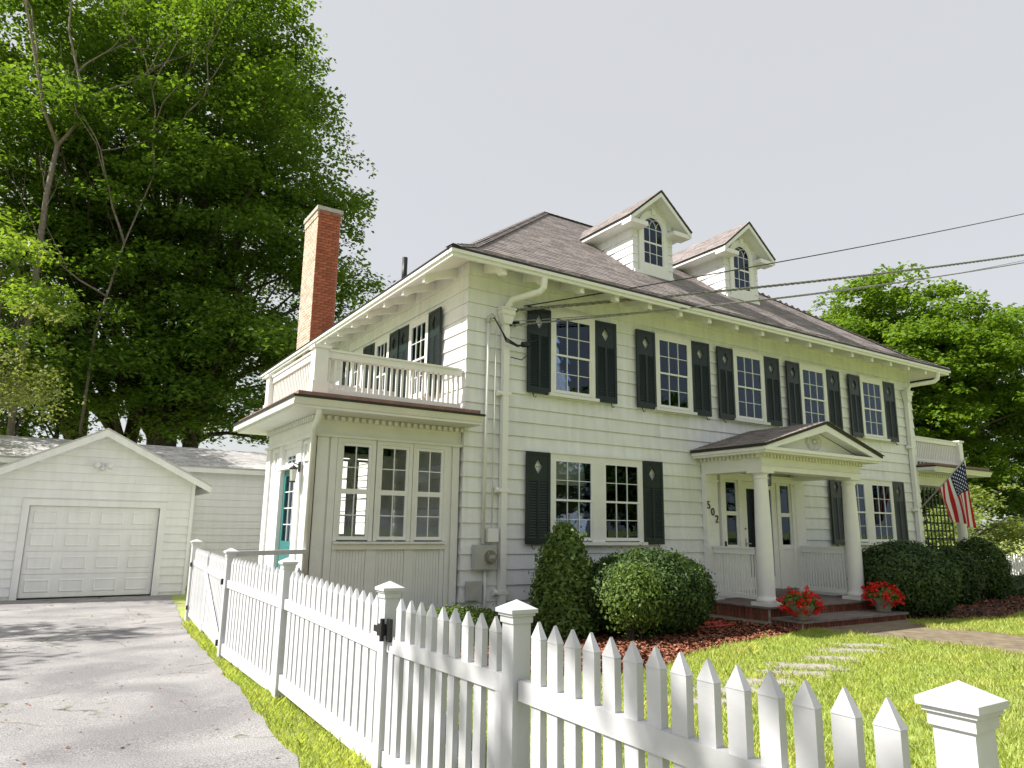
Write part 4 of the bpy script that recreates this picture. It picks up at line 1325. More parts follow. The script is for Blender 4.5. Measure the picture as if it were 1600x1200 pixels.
# ------------------------------------------------------------------ fences
FX = 2.0
def picketfn(w, t, h):
    def fn(b):
        hb = h - .075
        b.box(-t/2, -w/2, 0, t/2, w/2, hb)
        b.add([(-t/2-.002, -w/2-.002, hb), (t/2+.002, -w/2-.002, hb), (t/2+.002, w/2+.002, hb), (-t/2-.002, w/2+.002, hb), (-t/5, 0, h), (t/5, 0, h)], [(0,1,5,4), (1,2,5), (2,3,4,5), (3,0,4)])
    return fn
def fpost(parent, x, y, top, s=.10, mt='vinyl'):
    zb0 = gz(y) - .05
    b = MB(); b.box(x - s/2, y - s/2, zb0, x + s/2, y + s/2, top - .075)
    p = build('post', b, mt, parent)
    b = MB(); c = s/2
    b.box(x - c - .008, y - c - .008, top - .095, x + c + .008, y + c + .008, top - .062)
    b.box(x - c - .016, y - c - .016, top - .062, x + c + .016, y + c + .016, top - .048)
    e = c + .026
    b.add([(x-e, y-e, top-.048), (x+e, y-e, top-.048), (x+e, y+e, top-.048), (x-e, y+e, top-.048), (x-e, y-e, top-.03), (x+e, y-e, top-.03), (x+e, y+e, top-.03), (x-e, y+e, top-.03), (x, y, top+.012)],
          [(0,3,2,1), (0,1,5,4), (1,2,6,5), (2,3,7,6), (3,0,4,7), (4,5,8), (5,6,8), (6,7,8), (7,4,8)])
    build('post_cap', b, mt, p)
def run(parent, a, c, top, sp, pw=.076, pt=.034, rail_top=-.73, rh=.09, brh=.13, mt='vinyl', bot=None, t1=None):
    """pickets and rails between two post faces"""
    a = Vector((a[0], a[1], 0)); c = Vector((c[0], c[1], 0)); L = (c - a).length
    n = round(L / sp); ang = math.atan2(c.y - a.y, c.x - a.x) - math.pi / 2
    gb = (gz(a.y) + gz(c.y)) / 2
    bot = gb + .05 if bot is None else bot
    dz = (t1 - top) if t1 is not None else 0
    me = cached(('pick', pw, pt, round(top - bot, 3), mt), picketfn(pw, pt, top - bot), 'picket', mt)
    for i in range(n - 1):
        p = a.lerp(c, (i + 1) / n)
        inst('picket', me, parent, T(p.x, p.y, bot + dz * (i + 1) / n + random.uniform(-.003, .003)) @ RZ(ang + random.uniform(-.012, .012)))
    for zt, hh in ((rail_top, rh), (bot + brh - .01, brh)):
        b = MB(); b.bar((a.x, a.y, zt - hh/2 ), (c.x, c.y, zt - hh/2 + dz), .056, hh)
        build('rail', b, mt, parent)
G_ = 'white picket fences around the front yard'
f1 = thing('picket_fence', 'white vinyl picket fence section nearest the viewer, at the bottom right', 'fence', (FX, 1.0, gz(1)), G_)
P3, P2, P1, P4, P5 = 1.0, 3.05, 4.60, 7.08, 9.52
fpost(f1, FX, P3, -.375); fpost(f1, FX, P2, -.355)
run(f1, (FX, P3 + .064), (FX, P2 - .064), -.44, .127, t1=-.425, rail_top=-.72)
fpost(f1, FX, P3 - 2.1, -.38); run(f1, (FX, P3 - 2.1 + .064), (FX, P3 - .064), -.44, .127, rail_top=-.72)
f2 = thing('picket_fence', 'white vinyl picket fence run along the grass strip beside the driveway', 'fence', (FX, P1, gz(P1)), G_)
fpost(f2, FX, P1, -.37); fpost(f2, FX + .02, P4, -.315); fpost(f2, FX, P5, -.30)
run(f2, (FX, P1 + .064), (FX + .02, P4 - .064), -.465, .142, pw=.10, t1=-.42)
run(f2, (FX + .02, P4 + .064), (FX, P5 - .064), -.42, .142, pw=.10, t1=-.40, rail_top=-.69)
# yard gate between the two
g1 = thing('picket_gate', 'closed white picket gate with black hinge between two capped posts', 'gate', (FX, 3.8, gz(3.8)))
ga, gb_ = P2 + .075, P1 - .085
b = MB(); b.box(FX - .026, gb_ - .07, -1.47, FX + .026, gb_, -.70); b.box(FX - .026, ga, -1.47, FX + .026, ga + .07, -.70)
build_each('stile', b, 'vinyl', g1)
run(g1, (FX, ga - .03), (FX, gb_ + .03), -.44, .142, t1=-.455, bot=-1.46, rail_top=-.70, brh=.09, rh=.085)
b = MB(); b.bar((FX + .045, ga + .05, -1.38), (FX + .045, gb_ - .05, -.80), .03, .07)
build('brace', b, 'vinyl', g1)
for z in (-.66,):
    b = MB(); b.box(FX - .05, gb_ - .05, z - .07, FX - .027, gb_ + .0, z + .07); b.box(FX - .085, gb_ + .0, z - .035, FX - .04, gb_ + .07, z + .035); b.tube([(FX - .07, gb_ + .02, z - .07), (FX - .07, gb_ + .02, z + .07)], .016, 6); b.box(FX - .078, gb_ + .03, z - .02, FX - .0655, P1 + .06, z + .02)
    build('hinge', b, 'iron', g1)
b = MB(); b.box(FX + .027, ga + .0, -.86, FX + .05, ga + .09, -.80); build('latch', b, 'iron', g1)
# return fence to the sunroom
f3 = thing('picket_fence', 'short white picket return running from the driveway corner post to the sunroom', 'fence', (2.5, P5, gz(P5)), G_)
run(f3, (FX + .064, P5 + .02), (3.13, 10.08), -.55, .142, rail_top=-.33, rh=.06)
# driveway double gate, standing near the garage
def leaf(label, hinge, ang, L):
    g = thing('driveway_gate', label, 'gate', (hinge[0], hinge[1], gz(hinge[1])), 'double driveway gate leaves')
    d = Vector((math.sin(ang), math.cos(ang), 0)); h0 = Vector((hinge[0], hinge[1], 0)); h1 = h0 + d * L
    bt = gz(hinge[1]) + .10
    b = MB(); b.bar((h0 + d*.03).to_tuple()[:2] + (bt,), (h0 + d*.03).to_tuple()[:2] + (-.62,), .05, .08); b.bar((h1 - d*.03).to_tuple()[:2] + (bt,), (h1 - d*.03).to_tuple()[:2] + (-.62,), .05, .08)
    build_each('stile', b, 'vinyl', g)
    run(g, h0, h1, -.42, .142, pw=.10, bot=bt + .02, rail_top=-.62, brh=.10)
    nrm = Vector((d.y, -d.x, 0)) * -.05
    b = MB(); b.bar(h0 + nrm + Vector((0, 0, bt + .1)), h1 + nrm + Vector((0, 0, -.70)), .03, .08)
    build('brace', b, 'vinyl', g)
    for z in (-.70, -1.42):
        b = MB(); b.box(h0.x - .075, h0.y - .015, z - .035, h0.x - .05, h0.y + .03, z + .035); build('hinge', b, 'iron', g)
f4 = thing('gate_post', 'tall white capped gate post at the garage end of the driveway fence', 'post', (2.32, 13.9, gz(13.9)))
fpost(f4, 2.32, 13.9, -.28, .13)
leaf('white driveway gate leaf hung from the post nearest the garage', (2.31, 13.78), math.atan2(-.14, -2.0), 2.0)
leaf('white driveway gate leaf hung from the corner post of the driveway fence', (2.01, 9.62), math.atan2(.14, 2.0), 2.0)
# far right fence
f5 = thing('picket_fence', 'white picket fence beyond the shrubs at the far right of the house', 'fence', (27, 12, gz(12)), G_)
def run_x(parent, x0, x1, y, top, sp, pw):
    me = cached(('farpick', pw), lambda b: (b.box(-pw/2, -.015, 0, pw/2, .015, .86), b.prism([(-pw/2, .861), (pw/2, .861), (0, .98)], 'y', -.015, .015)), 'picket', 'white')
    x = x0
    while x < x1:
        inst('picket', me, parent, T(x, y, top - .98)); x += sp
    for z in (top - .3, top - .8):
        b = MB(); b.box(x0 - .1, y + .016, z - .05, x1 + .1, y + .05, z + .05); build('rail', b, 'white', parent)
run_x(f5, 24.6, 33, 12.0, -.66, .19, .10)

# ------------------------------------------------------------------ stepping stones
stones = [(5.34, 4.89), (5.95, 5.10), (6.53, 5.26), (7.23, 5.38), (7.79, 5.6), (8.54, 5.78), (9.35, 6.02), (9.95, 6.2)]
sl_lab = ['pale stepping stone nearest the picket fence', 'second stepping stone from the picket fence', 'third stepping stone from the picket fence', 'long pale stepping stone, fourth out from the fence',
          'stepping stone in the middle of the lawn row, fifth out from the fence', 'stepping stone third from the walkway end of the row', 'grassy edged stepping stone second from the walkway end', 'last stepping stone of the row beside the brick steps walkway']
for (x, y), lb in zip(stones, sl_lab):
    a = math.radians(-35 + random.uniform(-8, 8)); b = MB(); n = 14
    L_, Wd = random.uniform(.36, .50), random.uniform(.19, .25)
    pl = []
    for i in range(n):
        t = 2 * math.pi * i / n; c_, s_ = math.cos(t), math.sin(t)
        px = L_ * math.copysign(abs(c_) ** .45, c_) * random.uniform(.93, 1.05); py = Wd * math.copysign(abs(s_) ** .45, s_) * random.uniform(.93, 1.05)
        pl.append((x + px * math.cos(a) - py * math.sin(a), y + px * math.sin(a) + py * math.cos(a)))
    b.prism(pl, 'z', gz(y) - .03, gz(y) + .018)
    tag(build('stepping_stone', b, 'stone'), lb, 'stepping stone', 'stepping stones across the lawn')
# ------------------------------------------------------------------ red hose by the porch
b = MB(); pts = []
for i in range(140):
    t = i / 139 * 6 * 2 * math.pi; r = .40 + .10 * math.sin(t * .37) + .004 * i % .05
    pts.append((9.62 + r * 1.05 * math.cos(t), 8.80 + r * .55 * math.sin(t) + .02 * math.sin(t * 1.7), gz(8.8) + .03 + .025 * (i / 139) + .012 * math.sin(t * 2.3)))
b.tube(pts, .013, 6)
tag(build('garden_hose', b, 'hose', None, True), 'red garden hose coiled loosely on the dark mulch left of the brick porch', 'hose')

# ------------------------------------------------------------------ foliage
def leaf_quads(C, nrm, size, aspect=.62, fold=.25):
    """kite-shaped leaves: C (N,3) centres, nrm (N,3) normals, size (N,)"""
    N = len(C)
    nrm = nrm / (np.linalg.norm(nrm, axis=1, keepdims=True) + 1e-9)
    t = RNG.normal(size=(N, 3)); t -= nrm * (t * nrm).sum(1, keepdims=True)
    t /= np.linalg.norm(t, axis=1, keepdims=True) + 1e-9
    s = np.cross(nrm, t); L = size[:, None]
    P = np.empty((N, 4, 3))
    P[:, 0] = C - t * L * .5; P[:, 1] = C + s * L * aspect * .5 + nrm * L * fold * .3 - t * L * .05
    P[:, 2] = C + t * L * .5 - nrm * L * fold * .3; P[:, 3] = C - s * L * aspect * .5 + nrm * L * fold * .3 - t * L * .05
    return P
def clump_cloud(cent, rad, per, size, flat=.6, up=.7):
    """leaves in many small oblate clumps"""
    Cs = []; Ns = []; Sz = []; Rn = []
    for (c, r) in zip(cent, rad):
        n = max(6, int(per * r * r))
        d = RNG.normal(size=(n, 3)); d /= np.linalg.norm(d, axis=1, keepdims=True)
        rr = r * RNG.random(n) ** (1 / 2.2)
        p = d * rr[:, None]; p[:, 2] *= flat
        Cs.append(c + p)
        nn = d * .5 + RNG.normal(size=(n, 3)) * .55; nn[:, 2] = np.abs(nn[:, 2]) + up
        Ns.append(nn); Sz.append(size * RNG.uniform(.65, 1.25, n))
        Rn.append(np.clip(RNG.normal(.45 + RNG.uniform(-.2, .2), .2, n), 0, 1))
    return np.concatenate(Cs), np.concatenate(Ns), np.concatenate(Sz), np.concatenate(Rn)
def tree(name, label, base, height, crowns, nclump, crad, per, lsize, leafm, cat='tree', group=None, tr=.35, trunks=None, inner=.45, barkm='bark', nlimb=None, droop=0, up=.7, flat=.6, bough=1.55, share=5):
    base = np.array(base, float)
    root = thing(name, label, cat, tuple(base), group)
    cent = []; rad = []
    vol = np.array([c[3] * c[4] * c[5] for c in crowns]) ** (2/3); vol = vol / vol.sum()
    for cr, vf in zip(crowns, vol):
        k = int(nclump * vf)
        d = RNG.normal(size=(k, 3)); d /= np.linalg.norm(d, axis=1, keepdims=True)
        u = inner + (1 - inner) * RNG.random(k) ** .6
        lump = 1 + .13 * np.sin(d[:, 0] * 5 + cr[0]) * np.cos(d[:, 2] * 6 + cr[1]) + .08 * RNG.normal(size=k)
        p = d * (u * lump)[:, None] * np.array(cr[3:6]) + np.array(cr[:3])
        cent.append(p); rad.append(crad * RNG.uniform(.55, 1.3, k))
    cent = np.concatenate(cent); rad = np.concatenate(rad)
    total = per * (rad ** 2).sum()
    nb = max(8, int(len(cent) / share)); sel = RNG.permutation(len(cent))[:nb]
    bc = cent[sel]; br = crad * bough * RNG.uniform(.6, 1.35, nb)
    cen0 = np.average(np.array([c[:3] for c in crowns]), axis=0)
    sub_c = []; sub_r = []
    for c0, r0 in zip(bc, br):
        ns = int(16 * (r0 / crad) ** 2 / 1.6) + 5
        od = c0 - cen0; od[2] *= .3; od = od / (np.linalg.norm(od) + 1e-6)
        d = RNG.normal(size=(ns, 3)); d /= np.linalg.norm(d, axis=1, keepdims=True)
        d[:, 2] = np.abs(d[:, 2]) * 1.1 - .25
        d += od * .35
        q = d * (RNG.random(ns) ** .35)[:, None] * r0
        q[:, 2] = q[:, 2] * .55 - .18 * (q[:, :2] @ od[:2])
        sub_c.append(c0 + q); sub_r.append(r0 * RNG.uniform(.24, .42, ns))
    sub_c = np.concatenate(sub_c); sub_r = np.concatenate(sub_r)
    C, Nn_, S, Rn = clump_cloud(sub_c, sub_r, total / (sub_r ** 2).sum(), lsize, flat, up)
    cent = bc
    quads('crown', leaf_quads(C, Nn_, S), 1, leafm, root, rnd=Rn)
    b = MB()
    tl = trunks or [(0, 0, 0, 0, tr)]
    top = np.mean([c[2] for c in crowns])
    axes = []
    for (ox, oy, tx, ty, r) in tl:
        pts = []; n = 9; zt = height * .82
        for i in range(n + 1):
            t = i / n
            pts.append(Vector((base[0] + ox + tx * t * t + .12 * r * math.sin(i * 1.9 + ox) * 2, base[1] + oy + ty * t * t, base[2] - .1 + zt * t)))
        k = len(pts)
        b.tube(pts, r, 10, r * .14)
        axes.append((pts, r))
    idx = RNG.permutation(len(cent))[: (nlimb or min(70, len(cent)))]
    for i in idx:
        c = Vector(cent[i]); pts, r = axes[RNG.integers(len(axes))]
        hmin = .25
        tt = min(.95, max(hmin, (c.z - base[2]) / (height * .82) - .22 - .1 * RNG.random()))
        s = pts[int(tt * (len(pts) - 1))]
        mid = s.lerp(c, .5) + Vector((RNG.normal() * .25, RNG.normal() * .25, .12 * (c - s).length - droop))
        q1 = s.lerp(mid, .5) + Vector((0, 0, .05 * (c - s).length)); q2 = mid.lerp(c, .5)
        r0 = r * (1 - tt) * .42 + .02
        b.tube([s, q1, mid, q2, c], r0, 5, .012)
    build('trunk', b, barkm, root, True)
    return root

TG = 'tall trees behind the garage'
g0 = gz(33)
tree('maple_tree', 'tallest dense dark maple with twin trunks rising behind the chimney and low wing', (3.9, 33, g0), 29, [(6.4, 33, 13.0, 5.2, 5, 8.3), (3.0, 34, 19, 4.9, 5, 9.3), (5.8, 31.5, 7.0, 4.3, 4.5, 3.4), (1.5, 32, 8.5, 4, 4, 4.5), (7.0, 32, 11, 4.3, 4, 4.5), (4.5, 31.5, 5.2, 4.6, 3, 2.6), (5.2, 33, 20.5, 4.2, 4, 6)],
     1500, 1.1, 100, .225, 'leaf_maple', group=TG, trunks=[(0, 0, 1.4, 0, .55), (.95, .2, 3.2, .3, .40), (-.3, .4, -2.2, 0, .3)], nlimb=110, inner=.35)
tree('maple_tree', 'tall green maple left of the twin trunked one, above the garage gable', (.9, 34, gz(34)), 26, [(-1.2, 34, 16, 4.6, 5, 8.2), (-2.5, 33, 10.5, 4.0, 4, 5.0), (1.2, 35, 20, 3.5, 4, 5.5), (0.5, 31.5, 13, 4, 3, 4.5)],
     620, 1.05, 115, .225, 'leaf_maple', group=TG, trunks=[(0, 0, -1.2, 0, .42), (1.75, .6, 1.2, 0, .38)], nlimb=100, inner=.35)
tree('maple_tree', 'tall pale green maple at the left edge of the picture behind the garage', (-5.0, 33, gz(33)), 24, [(-5.0, 33, 14.0, 3.6, 4, 6.5), (-6, 31, 8, 4, 4, 4)],
     260, 1.05, 95, .23, 'leaf_light', group=TG, trunks=[(0, 0, 0, 0, .4)], nlimb=60, inner=.35)
tree('understory_tree', 'dark low tree filling the gap under the tall maples behind the garage', (-2.2, 31, gz(31)), 9, [(-2.4, 31, 4.6, 2.6, 2, 3.2)],
     90, .9, 95, .2, 'leaf_maple', trunks=[(0, 0, .2, 0, .22), (1.1, .3, .2, 0, .2), (2.1, .6, .2, 0, .2)], nlimb=40)
tree('young_tree', 'bright green young tree at the left edge over the garage roof', (-1.9, 25.5, gz(25)), 10.5, [(-1.9, 25.4, 6.6, 1.55, 1.6, 2.5), (-2.1, 25.2, 4.0, 1.6, 1.5, 1.6)],
     120, .62, 190, .15, 'leaf_light', tr=.16, nlimb=50)
tree('ornamental_tree', 'pale yellow green feathery small tree by the left edge, in front of the garage roof', (-2.6, 21.8, gz(21)), 6.6, [(-1.75, 21.8, 4.4, 1.5, 1.4, 1.8), (-2.0, 21.6, 2.6, 1.35, 1.2, 1.3)],
     110, .5, 210, .11, 'leaf_pale', tr=.13, nlimb=50, up=.35)
# dead tree
dt = thing('dead_tree', 'leafless grey dead tree standing in front of the tall maples at top left', 'tree', (-1.0, 29, gz(29)))
b = MB()
def branch(p, d, L, r, dep):
    pts = [p]; q = p.copy(); dd = d.copy()
    n = 5
    for i in range(n):
        dd = (dd + Vector((RNG.normal(), RNG.normal() * .6, RNG.normal() * .5 + .12)) * .16).normalized()
        q = q + dd * (L / n); pts.append(q.copy())
    b.tube(pts, r, 6, r * (.45 if dep else .2))
    if dep:
        for k in range(2 + (dep > 1)):
            nd = (dd + Vector((RNG.normal() * .55, RNG.normal() * .4, RNG.normal() * .35 + .15))).normalized()
            branch(pts[-1 - (k > 1) * 2], nd, L * RNG.uniform(.6, .85), r * .5, dep - 1)
b.tube([(-1.25, 29, gz(29)), (-1.3, 29, 4), (-1.25, 29.1, 8.5), (-1.3, 29, 11.5), (-1.2, 29, 13.4)], .12, 7, .085)
b.tube([(-1.2, 29, 13.4), (-1.75, 28.9, 14.6), (-2.2, 28.8, 16.3), (-2.75, 28.7, 18.3), (-3.0, 28.5, 20.4)], .07, 6, .025)
b.tube([(-1.2, 29, 13.4), (-.75, 29.1, 14.4), (-.8, 29.1, 16.2), (-1.4, 29.2, 18.2), (-1.5, 29.3, 20.2)], .07, 6, .025)
b.tube([(.7, 28.8, 3.0), (.75, 28.8, 6.8), (1.3, 28.9, 10.2), (2.0, 29, 13.2), (2.9, 29.1, 16.2)], .05, 6, .02)
for (p, d, L, r) in (((-.78, 29.1, 15.3), (.75, 0, .66), 3.2, .05), ((-.9, 29.1, 16.6), (.3, .1, .95), 2.4, .04), ((2.0, 29, 13.2), (-.1, 0, 1), 3.5, .05), ((2.9, 29.1, 16.2), (.35, 0, .9), 3.0, .04), ((1.3, 28.9, 10.2), (-.4, 0, .9), 3.4, .05), ((-2.2, 28.8, 16.3), (.1, .1, 1), 2.4, .035), ((1.0, 28.8, 8.0), (-.75, 0, .65), 2.6, .04)):
    branch(Vector(p), Vector(d).normalized(), L, r, 2)
build('trunk', b, 'deadbark', dt, True)
# right-hand trees
TR = 'trees beyond the right end of the house'
tree('maple_tree', 'broad bright green maple rising behind the right end of the house roof', (31.5, 16.5, gz(16)), 13.5, [(32.4, 16.5, 6.2, 5.6, 5, 5.0), (29.8, 18, 4.8, 3.9, 4, 3.7), (35.5, 17.5, 5.6, 4.6, 4, 4.2), (31.0, 18.5, 2.4, 4.2, 3.5, 3.0), (31.6, 16.5, 8.3, 3.9, 3.5, 3.4)],
     1500, .85, 165, .21, 'leaf_right', group=TR, trunks=[(0, 0, .6, 0, .33), (.5, 0, -2, 0, .2)], nlimb=90, inner=.4, bough=1.2, share=3)
tree('arborvitae', 'tall feathery evergreen at the right edge of the picture', (37.2, 14.6, gz(14)), 12.5, [(37.4, 14.6, 4.2, 2.2, 2.2, 5.6), (37.2, 14.4, 1.0, 2.5, 2.4, 2.4)],
     230, .7, 190, .17, 'leaf_arbor', group=TR, tr=.25, nlimb=60, up=.2, droop=.2)
tree('leafy_shrub', 'pale leaved tall shrub behind the flag and the side porch', (28.3, 13.6, gz(13)), 4.2, [(28.6, 13.6, .3, 2.6, 1.6, 1.7), (30.2, 13.2, .9, 2.6, 1.3, 1.8), (25.6, 13.4, -.3, 1.8, 1.4, 1.2), (31.3, 13.8, 0, 2.2, 1.5, 1.6)],
     160, .5, 230, .15, 'leaf_shrub', 'shrub', tr=.07, nlimb=50, up=.8)
tree('background_tree', 'dark tree standing deep in the shade behind the right maple', (26.5, 24, gz(24)), 12, [(26, 24, 4.5, 4.5, 4, 4.5), (32, 25, 4, 5, 4, 4.5)],
     190, 1.1, 90, .25, 'leaf_maple', group=TR, tr=.3, nlimb=40)
tree('background_tree', 'large dark tree filling the far right behind the evergreen', (44, 22, gz(22)), 14, [(43, 22, 5.5, 6, 5, 6), (50, 22, 5, 6, 5, 5.5)],
     260, 1.2, 80, .27, 'leaf_maple', group=TR, tr=.35, nlimb=40)
# trees outside the frame that shade the drive and fence, and those across the street seen in the window glass
TO = 'street trees outside the frame'
tree('street_tree', 'leafy tree left of the driveway, outside the picture', (-8.4, 5.4, gz(5)), 10, [(-8.0, 5.9, 8.9, 2.4, 2.0, 1.9)], 45, .5, 50, .2, 'leaf_maple', group=TO, tr=.22, nlimb=30)
tree('street_tree', 'leafy tree left of the driveway near the garage, outside the picture', (-9.4, 16, gz(16)), 10, [(-8.9, 16.2, 6.0, 2.2, 2.3, 2.0)], 70, .7, 70, .2, 'leaf_maple', group=TO, tr=.22, nlimb=30)
for i, (x, y, hh) in enumerate(((2, -26, 13), (14, -24, 11), (26, -27, 14), (38, -25, 12), (50, -28, 14))):
    tree('street_tree', ['round tree across the street, directly behind the viewer', 'shorter round tree across the street opposite the house middle', 'tall round tree across the street opposite the porch', 'round tree across the street opposite the flag', 'tall round tree across the street farthest to the right'][i],
         (x, y, gz(y)), hh, [(x, y, hh * .42, 7.0, 5, hh * .46)], 260, 1.5, 30, .5, 'leaf_maple', group=TO, tr=.4, nlimb=25)

def shrub(name, label, c, r, n, size, leafm, cat='shrub', group=None, lobes=0, shape='dome', up=.2, density=None, fuzz=.05, inner_twigs=20):
    """clipped shrub: leaves spread through a thick skin over a shaped volume, dark twigs inside"""
    c = np.array(c, float); r = np.array(r, float); zb0 = gz(c[1])
    root = thing(name, label, cat, (c[0], c[1], zb0), group)
    d = RNG.normal(size=(n, 3)); d /= np.linalg.norm(d, axis=1, keepdims=True)
    if shape == 'cone':
        t = RNG.random(n) ** 1.3; an = RNG.uniform(0, 2 * np.pi, n)
        rad = (1 - t ** 2.1) ** .72 * (1 + .07 * np.sin(an * 3 + t * 9) + .05 * np.sin(an * 7 - t * 15)) * (1 - .25 * np.clip(.12 - t, 0, 1) / .12)
        sk = 1 - .28 * RNG.random(n) ** 1.6
        P = np.stack([np.cos(an) * rad * sk * r[0], np.sin(an) * rad * sk * r[1], t * r[2] * 2], 1) + np.array([c[0], c[1], zb0 + .02])
        d = np.stack([np.cos(an), np.sin(an), .35 + 0 * t], 1)
    else:
        k = np.ones(n)
        if lobes:
            for _ in range(lobes):
                q = RNG.normal(size=3); q /= np.linalg.norm(q)
                k += .12 * np.exp(-((d - q) ** 2).sum(1) * 5)
            k *= .94
        k *= 1 + .03 * np.sin(d[:, 0] * 11 + c[0]) * np.sin(d[:, 1] * 9) + .02 * np.sin(d[:, 0] * 17) * np.sin(d[:, 2] * 15 + 1) + .015 * RNG.normal(size=n)
        sk = 1 - .25 * RNG.random(n) ** 1.8
        P = d * (k * sk)[:, None] * r + c
    P += RNG.normal(size=P.shape) * fuzz * .5
    st_ = RNG.random(n) < .03
    P[st_] += d[st_] * RNG.uniform(.02, .11, st_.sum())[:, None]
    keep = P[:, 2] > zb0 + .01
    P = P[keep]; d = d[keep]; n = len(P)
    nn = d * .9 + RNG.normal(size=(n, 3)) * .6; nn[:, 2] += up
    cl = .5 + .28 * np.sin(P[:, 0] * 7.3 + P[:, 2] * 5) * np.sin(P[:, 1] * 6.1 - P[:, 2] * 8)
    quads('foliage', leaf_quads(P, nn, size * RNG.uniform(.6, 1.3, n), .5), 1, leafm, root, rnd=np.clip(cl + RNG.normal(size=n) * .22, 0, 1))
    b = MB()
    for i in range(inner_twigs):
        a = RNG.uniform(0, 6.28); q = RNG.random() ** .5 * .75
        e = Vector((c[0] + math.cos(a) * r[0] * q, c[1] + math.sin(a) * r[1] * q, c[2] + r[2] * RNG.uniform(.1, .6) if shape != 'cone' else zb0 + 2 * r[2] * (1 - q) * .8))
        s = Vector((c[0] + math.cos(a) * .1, c[1] + math.sin(a) * .1, zb0 - .02))
        b.tube([s, s.lerp(e, .5) + Vector((0, 0, .1)), e], .02, 5, .006)
    build('stems', b, 'twig', root)
    return root
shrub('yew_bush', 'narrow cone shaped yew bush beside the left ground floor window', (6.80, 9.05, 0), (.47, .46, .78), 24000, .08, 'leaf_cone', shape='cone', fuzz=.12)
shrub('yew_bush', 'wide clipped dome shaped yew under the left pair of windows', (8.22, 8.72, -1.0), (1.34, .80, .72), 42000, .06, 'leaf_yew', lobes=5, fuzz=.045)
shrub('sunlit_patch_bush', 'small added light green bush standing for the sunlit patch on the clipped dome yew', (7.42, 8.2, -.98), (.44, .36, .42), 6000, .06, 'leaf_box', lobes=10, fuzz=.15)  # added ball of light leaves, stands for the sunlit patch of the dome yew
shrub('low_hedge', 'low boxwood hedge along the sunroom base behind the gate', (5.0, 9.15, -1.45), (1.05, .42, .34), 14000, .055, 'leaf_box', 'hedge', lobes=4, fuzz=.04)
RS = 'rounded evergreen shrubs right of the porch'
shrub('round_shrub', 'largest rounded dark shrub, right beside the red flower pot on the steps', (15.0, 8.35, -.95), (1.18, .95, .80), 30000, .085, 'leaf_rhodo', group=RS, lobes=5, fuzz=.06)
shrub('round_shrub', 'middle rounded dark shrub below the flag', (18.35, 9.1, -1.02), (.66, .65, .72), 12000, .08, 'leaf_rhodo', group=RS, lobes=4, fuzz=.05)
shrub('round_shrub', 'rounded shrub farthest right, in front of the side porch column', (20.5, 9.4, -.95), (.66, .65, .88), 12000, .08, 'leaf_yew', group=RS, lobes=4, fuzz=.05)
shrub('low_hedge', 'low dark hedge at the foot of the far right picket fence', (24.2, 9.8, -1.55), (2.6, .8, .42), 16000, .085, 'leaf_rhodo', 'hedge', lobes=5, fuzz=.05)

# flower pots
def flowerpot(x, y, z, label):
    fp = thing('flower_pot', label, 'flower pot', (x, y, z), 'flower pots on the front step')
    b = MB(); b.lathe([(.13, 0), (.14, .02), (.12, .04), (.19, .13), (.235, .22), (.24, .25), (.215, .25), (.19, .20)], (0, 0), 22)
    build('pot', b, 'pot', fp, True, mw=T(x, y, z))
    n = 900; d = RNG.normal(size=(n, 3)); d /= np.linalg.norm(d, axis=1, keepdims=True); d[:, 2] = np.abs(d[:, 2])
    P = d * np.array([.30, .30, .22]) * (RNG.random(n) ** .5)[:, None] + np.array([x, y, z + .24])
    quads('leaves', leaf_quads(P, d + RNG.normal(size=(n, 3)) * .5, RNG.uniform(.05, .09, n)), 1, 'leaf_box', fp)
    k = 95
    d = RNG.normal(size=(k, 3)); d /= np.linalg.norm(d, axis=1, keepdims=True); d[:, 2] = d[:, 2] * .9 + .15
    Cn = d * np.array([.34, .34, .25]) * RNG.uniform(.8, 1.1, k)[:, None] + np.array([x, y, z + .25])
    Cn = Cn[Cn[:, 2] > z + .10]
    Cc, Nc, Sc, Rc = clump_cloud(Cn, np.full(len(Cn), .055), 4200, .045, .8, .1)
    o_ = quads('blossoms', leaf_quads(Cc, Nc, Sc, .8), 1, 'petal', fp, rnd=Rc); 
flowerpot(11.05, 8.0, -1.46, 'stone pot of red geraniums on the left end of the front step')
flowerpot(13.66, 8.08, -1.46, 'stone pot of red geraniums on the right end of the front step')

# mulch chips
def chips(poly, n, name):
    xs_ = [p[0] for p in poly]; ys_ = [p[1] for p in poly]
    x = RNG.uniform(min(xs_), max(xs_), n * 3); y = RNG.uniform(min(ys_), max(ys_), n * 3)
    k = inpoly(x, y, poly); x = x[k][:n]; y = y[k][:n]; n = len(x)
    C = np.stack([x, y, gzn(y) + .012 + RNG.random(n) * .03], 1)
    nn = RNG.normal(size=(n, 3)) * .5; nn[:, 2] = 1
    o_ = quads(name, leaf_quads(C, nn, RNG.uniform(.035, .10, n), .5, .5), 1, 'mulch'); o_['kind'] = 'stuff'
    return o_
chips(bed, 20000, 'mulch_chips'); chips(bed2, 6000, 'mulch_chips')

# fallen leaf bits on the drive and walk
n = 700
lx = RNG.uniform(-3.5, 2.1, n); ly = RNG.uniform(1.5, 19.5, n)
kk = inpoly(lx, ly, [(-4.2, 0)] + [p for p in redge if p[1] >= 0] + [(-4.2, 19.9)])
lx, ly = lx[kk], ly[kk]
LC = np.stack([lx, ly, gzn(ly) + .014], 1); LN = RNG.normal(size=LC.shape) * .25; LN[:, 2] = 1
o = quads('leaf_litter', leaf_quads(LC, LN, RNG.uniform(.012, .045, len(lx)), .6), 1, 'mulch'); o['kind'] = 'stuff'

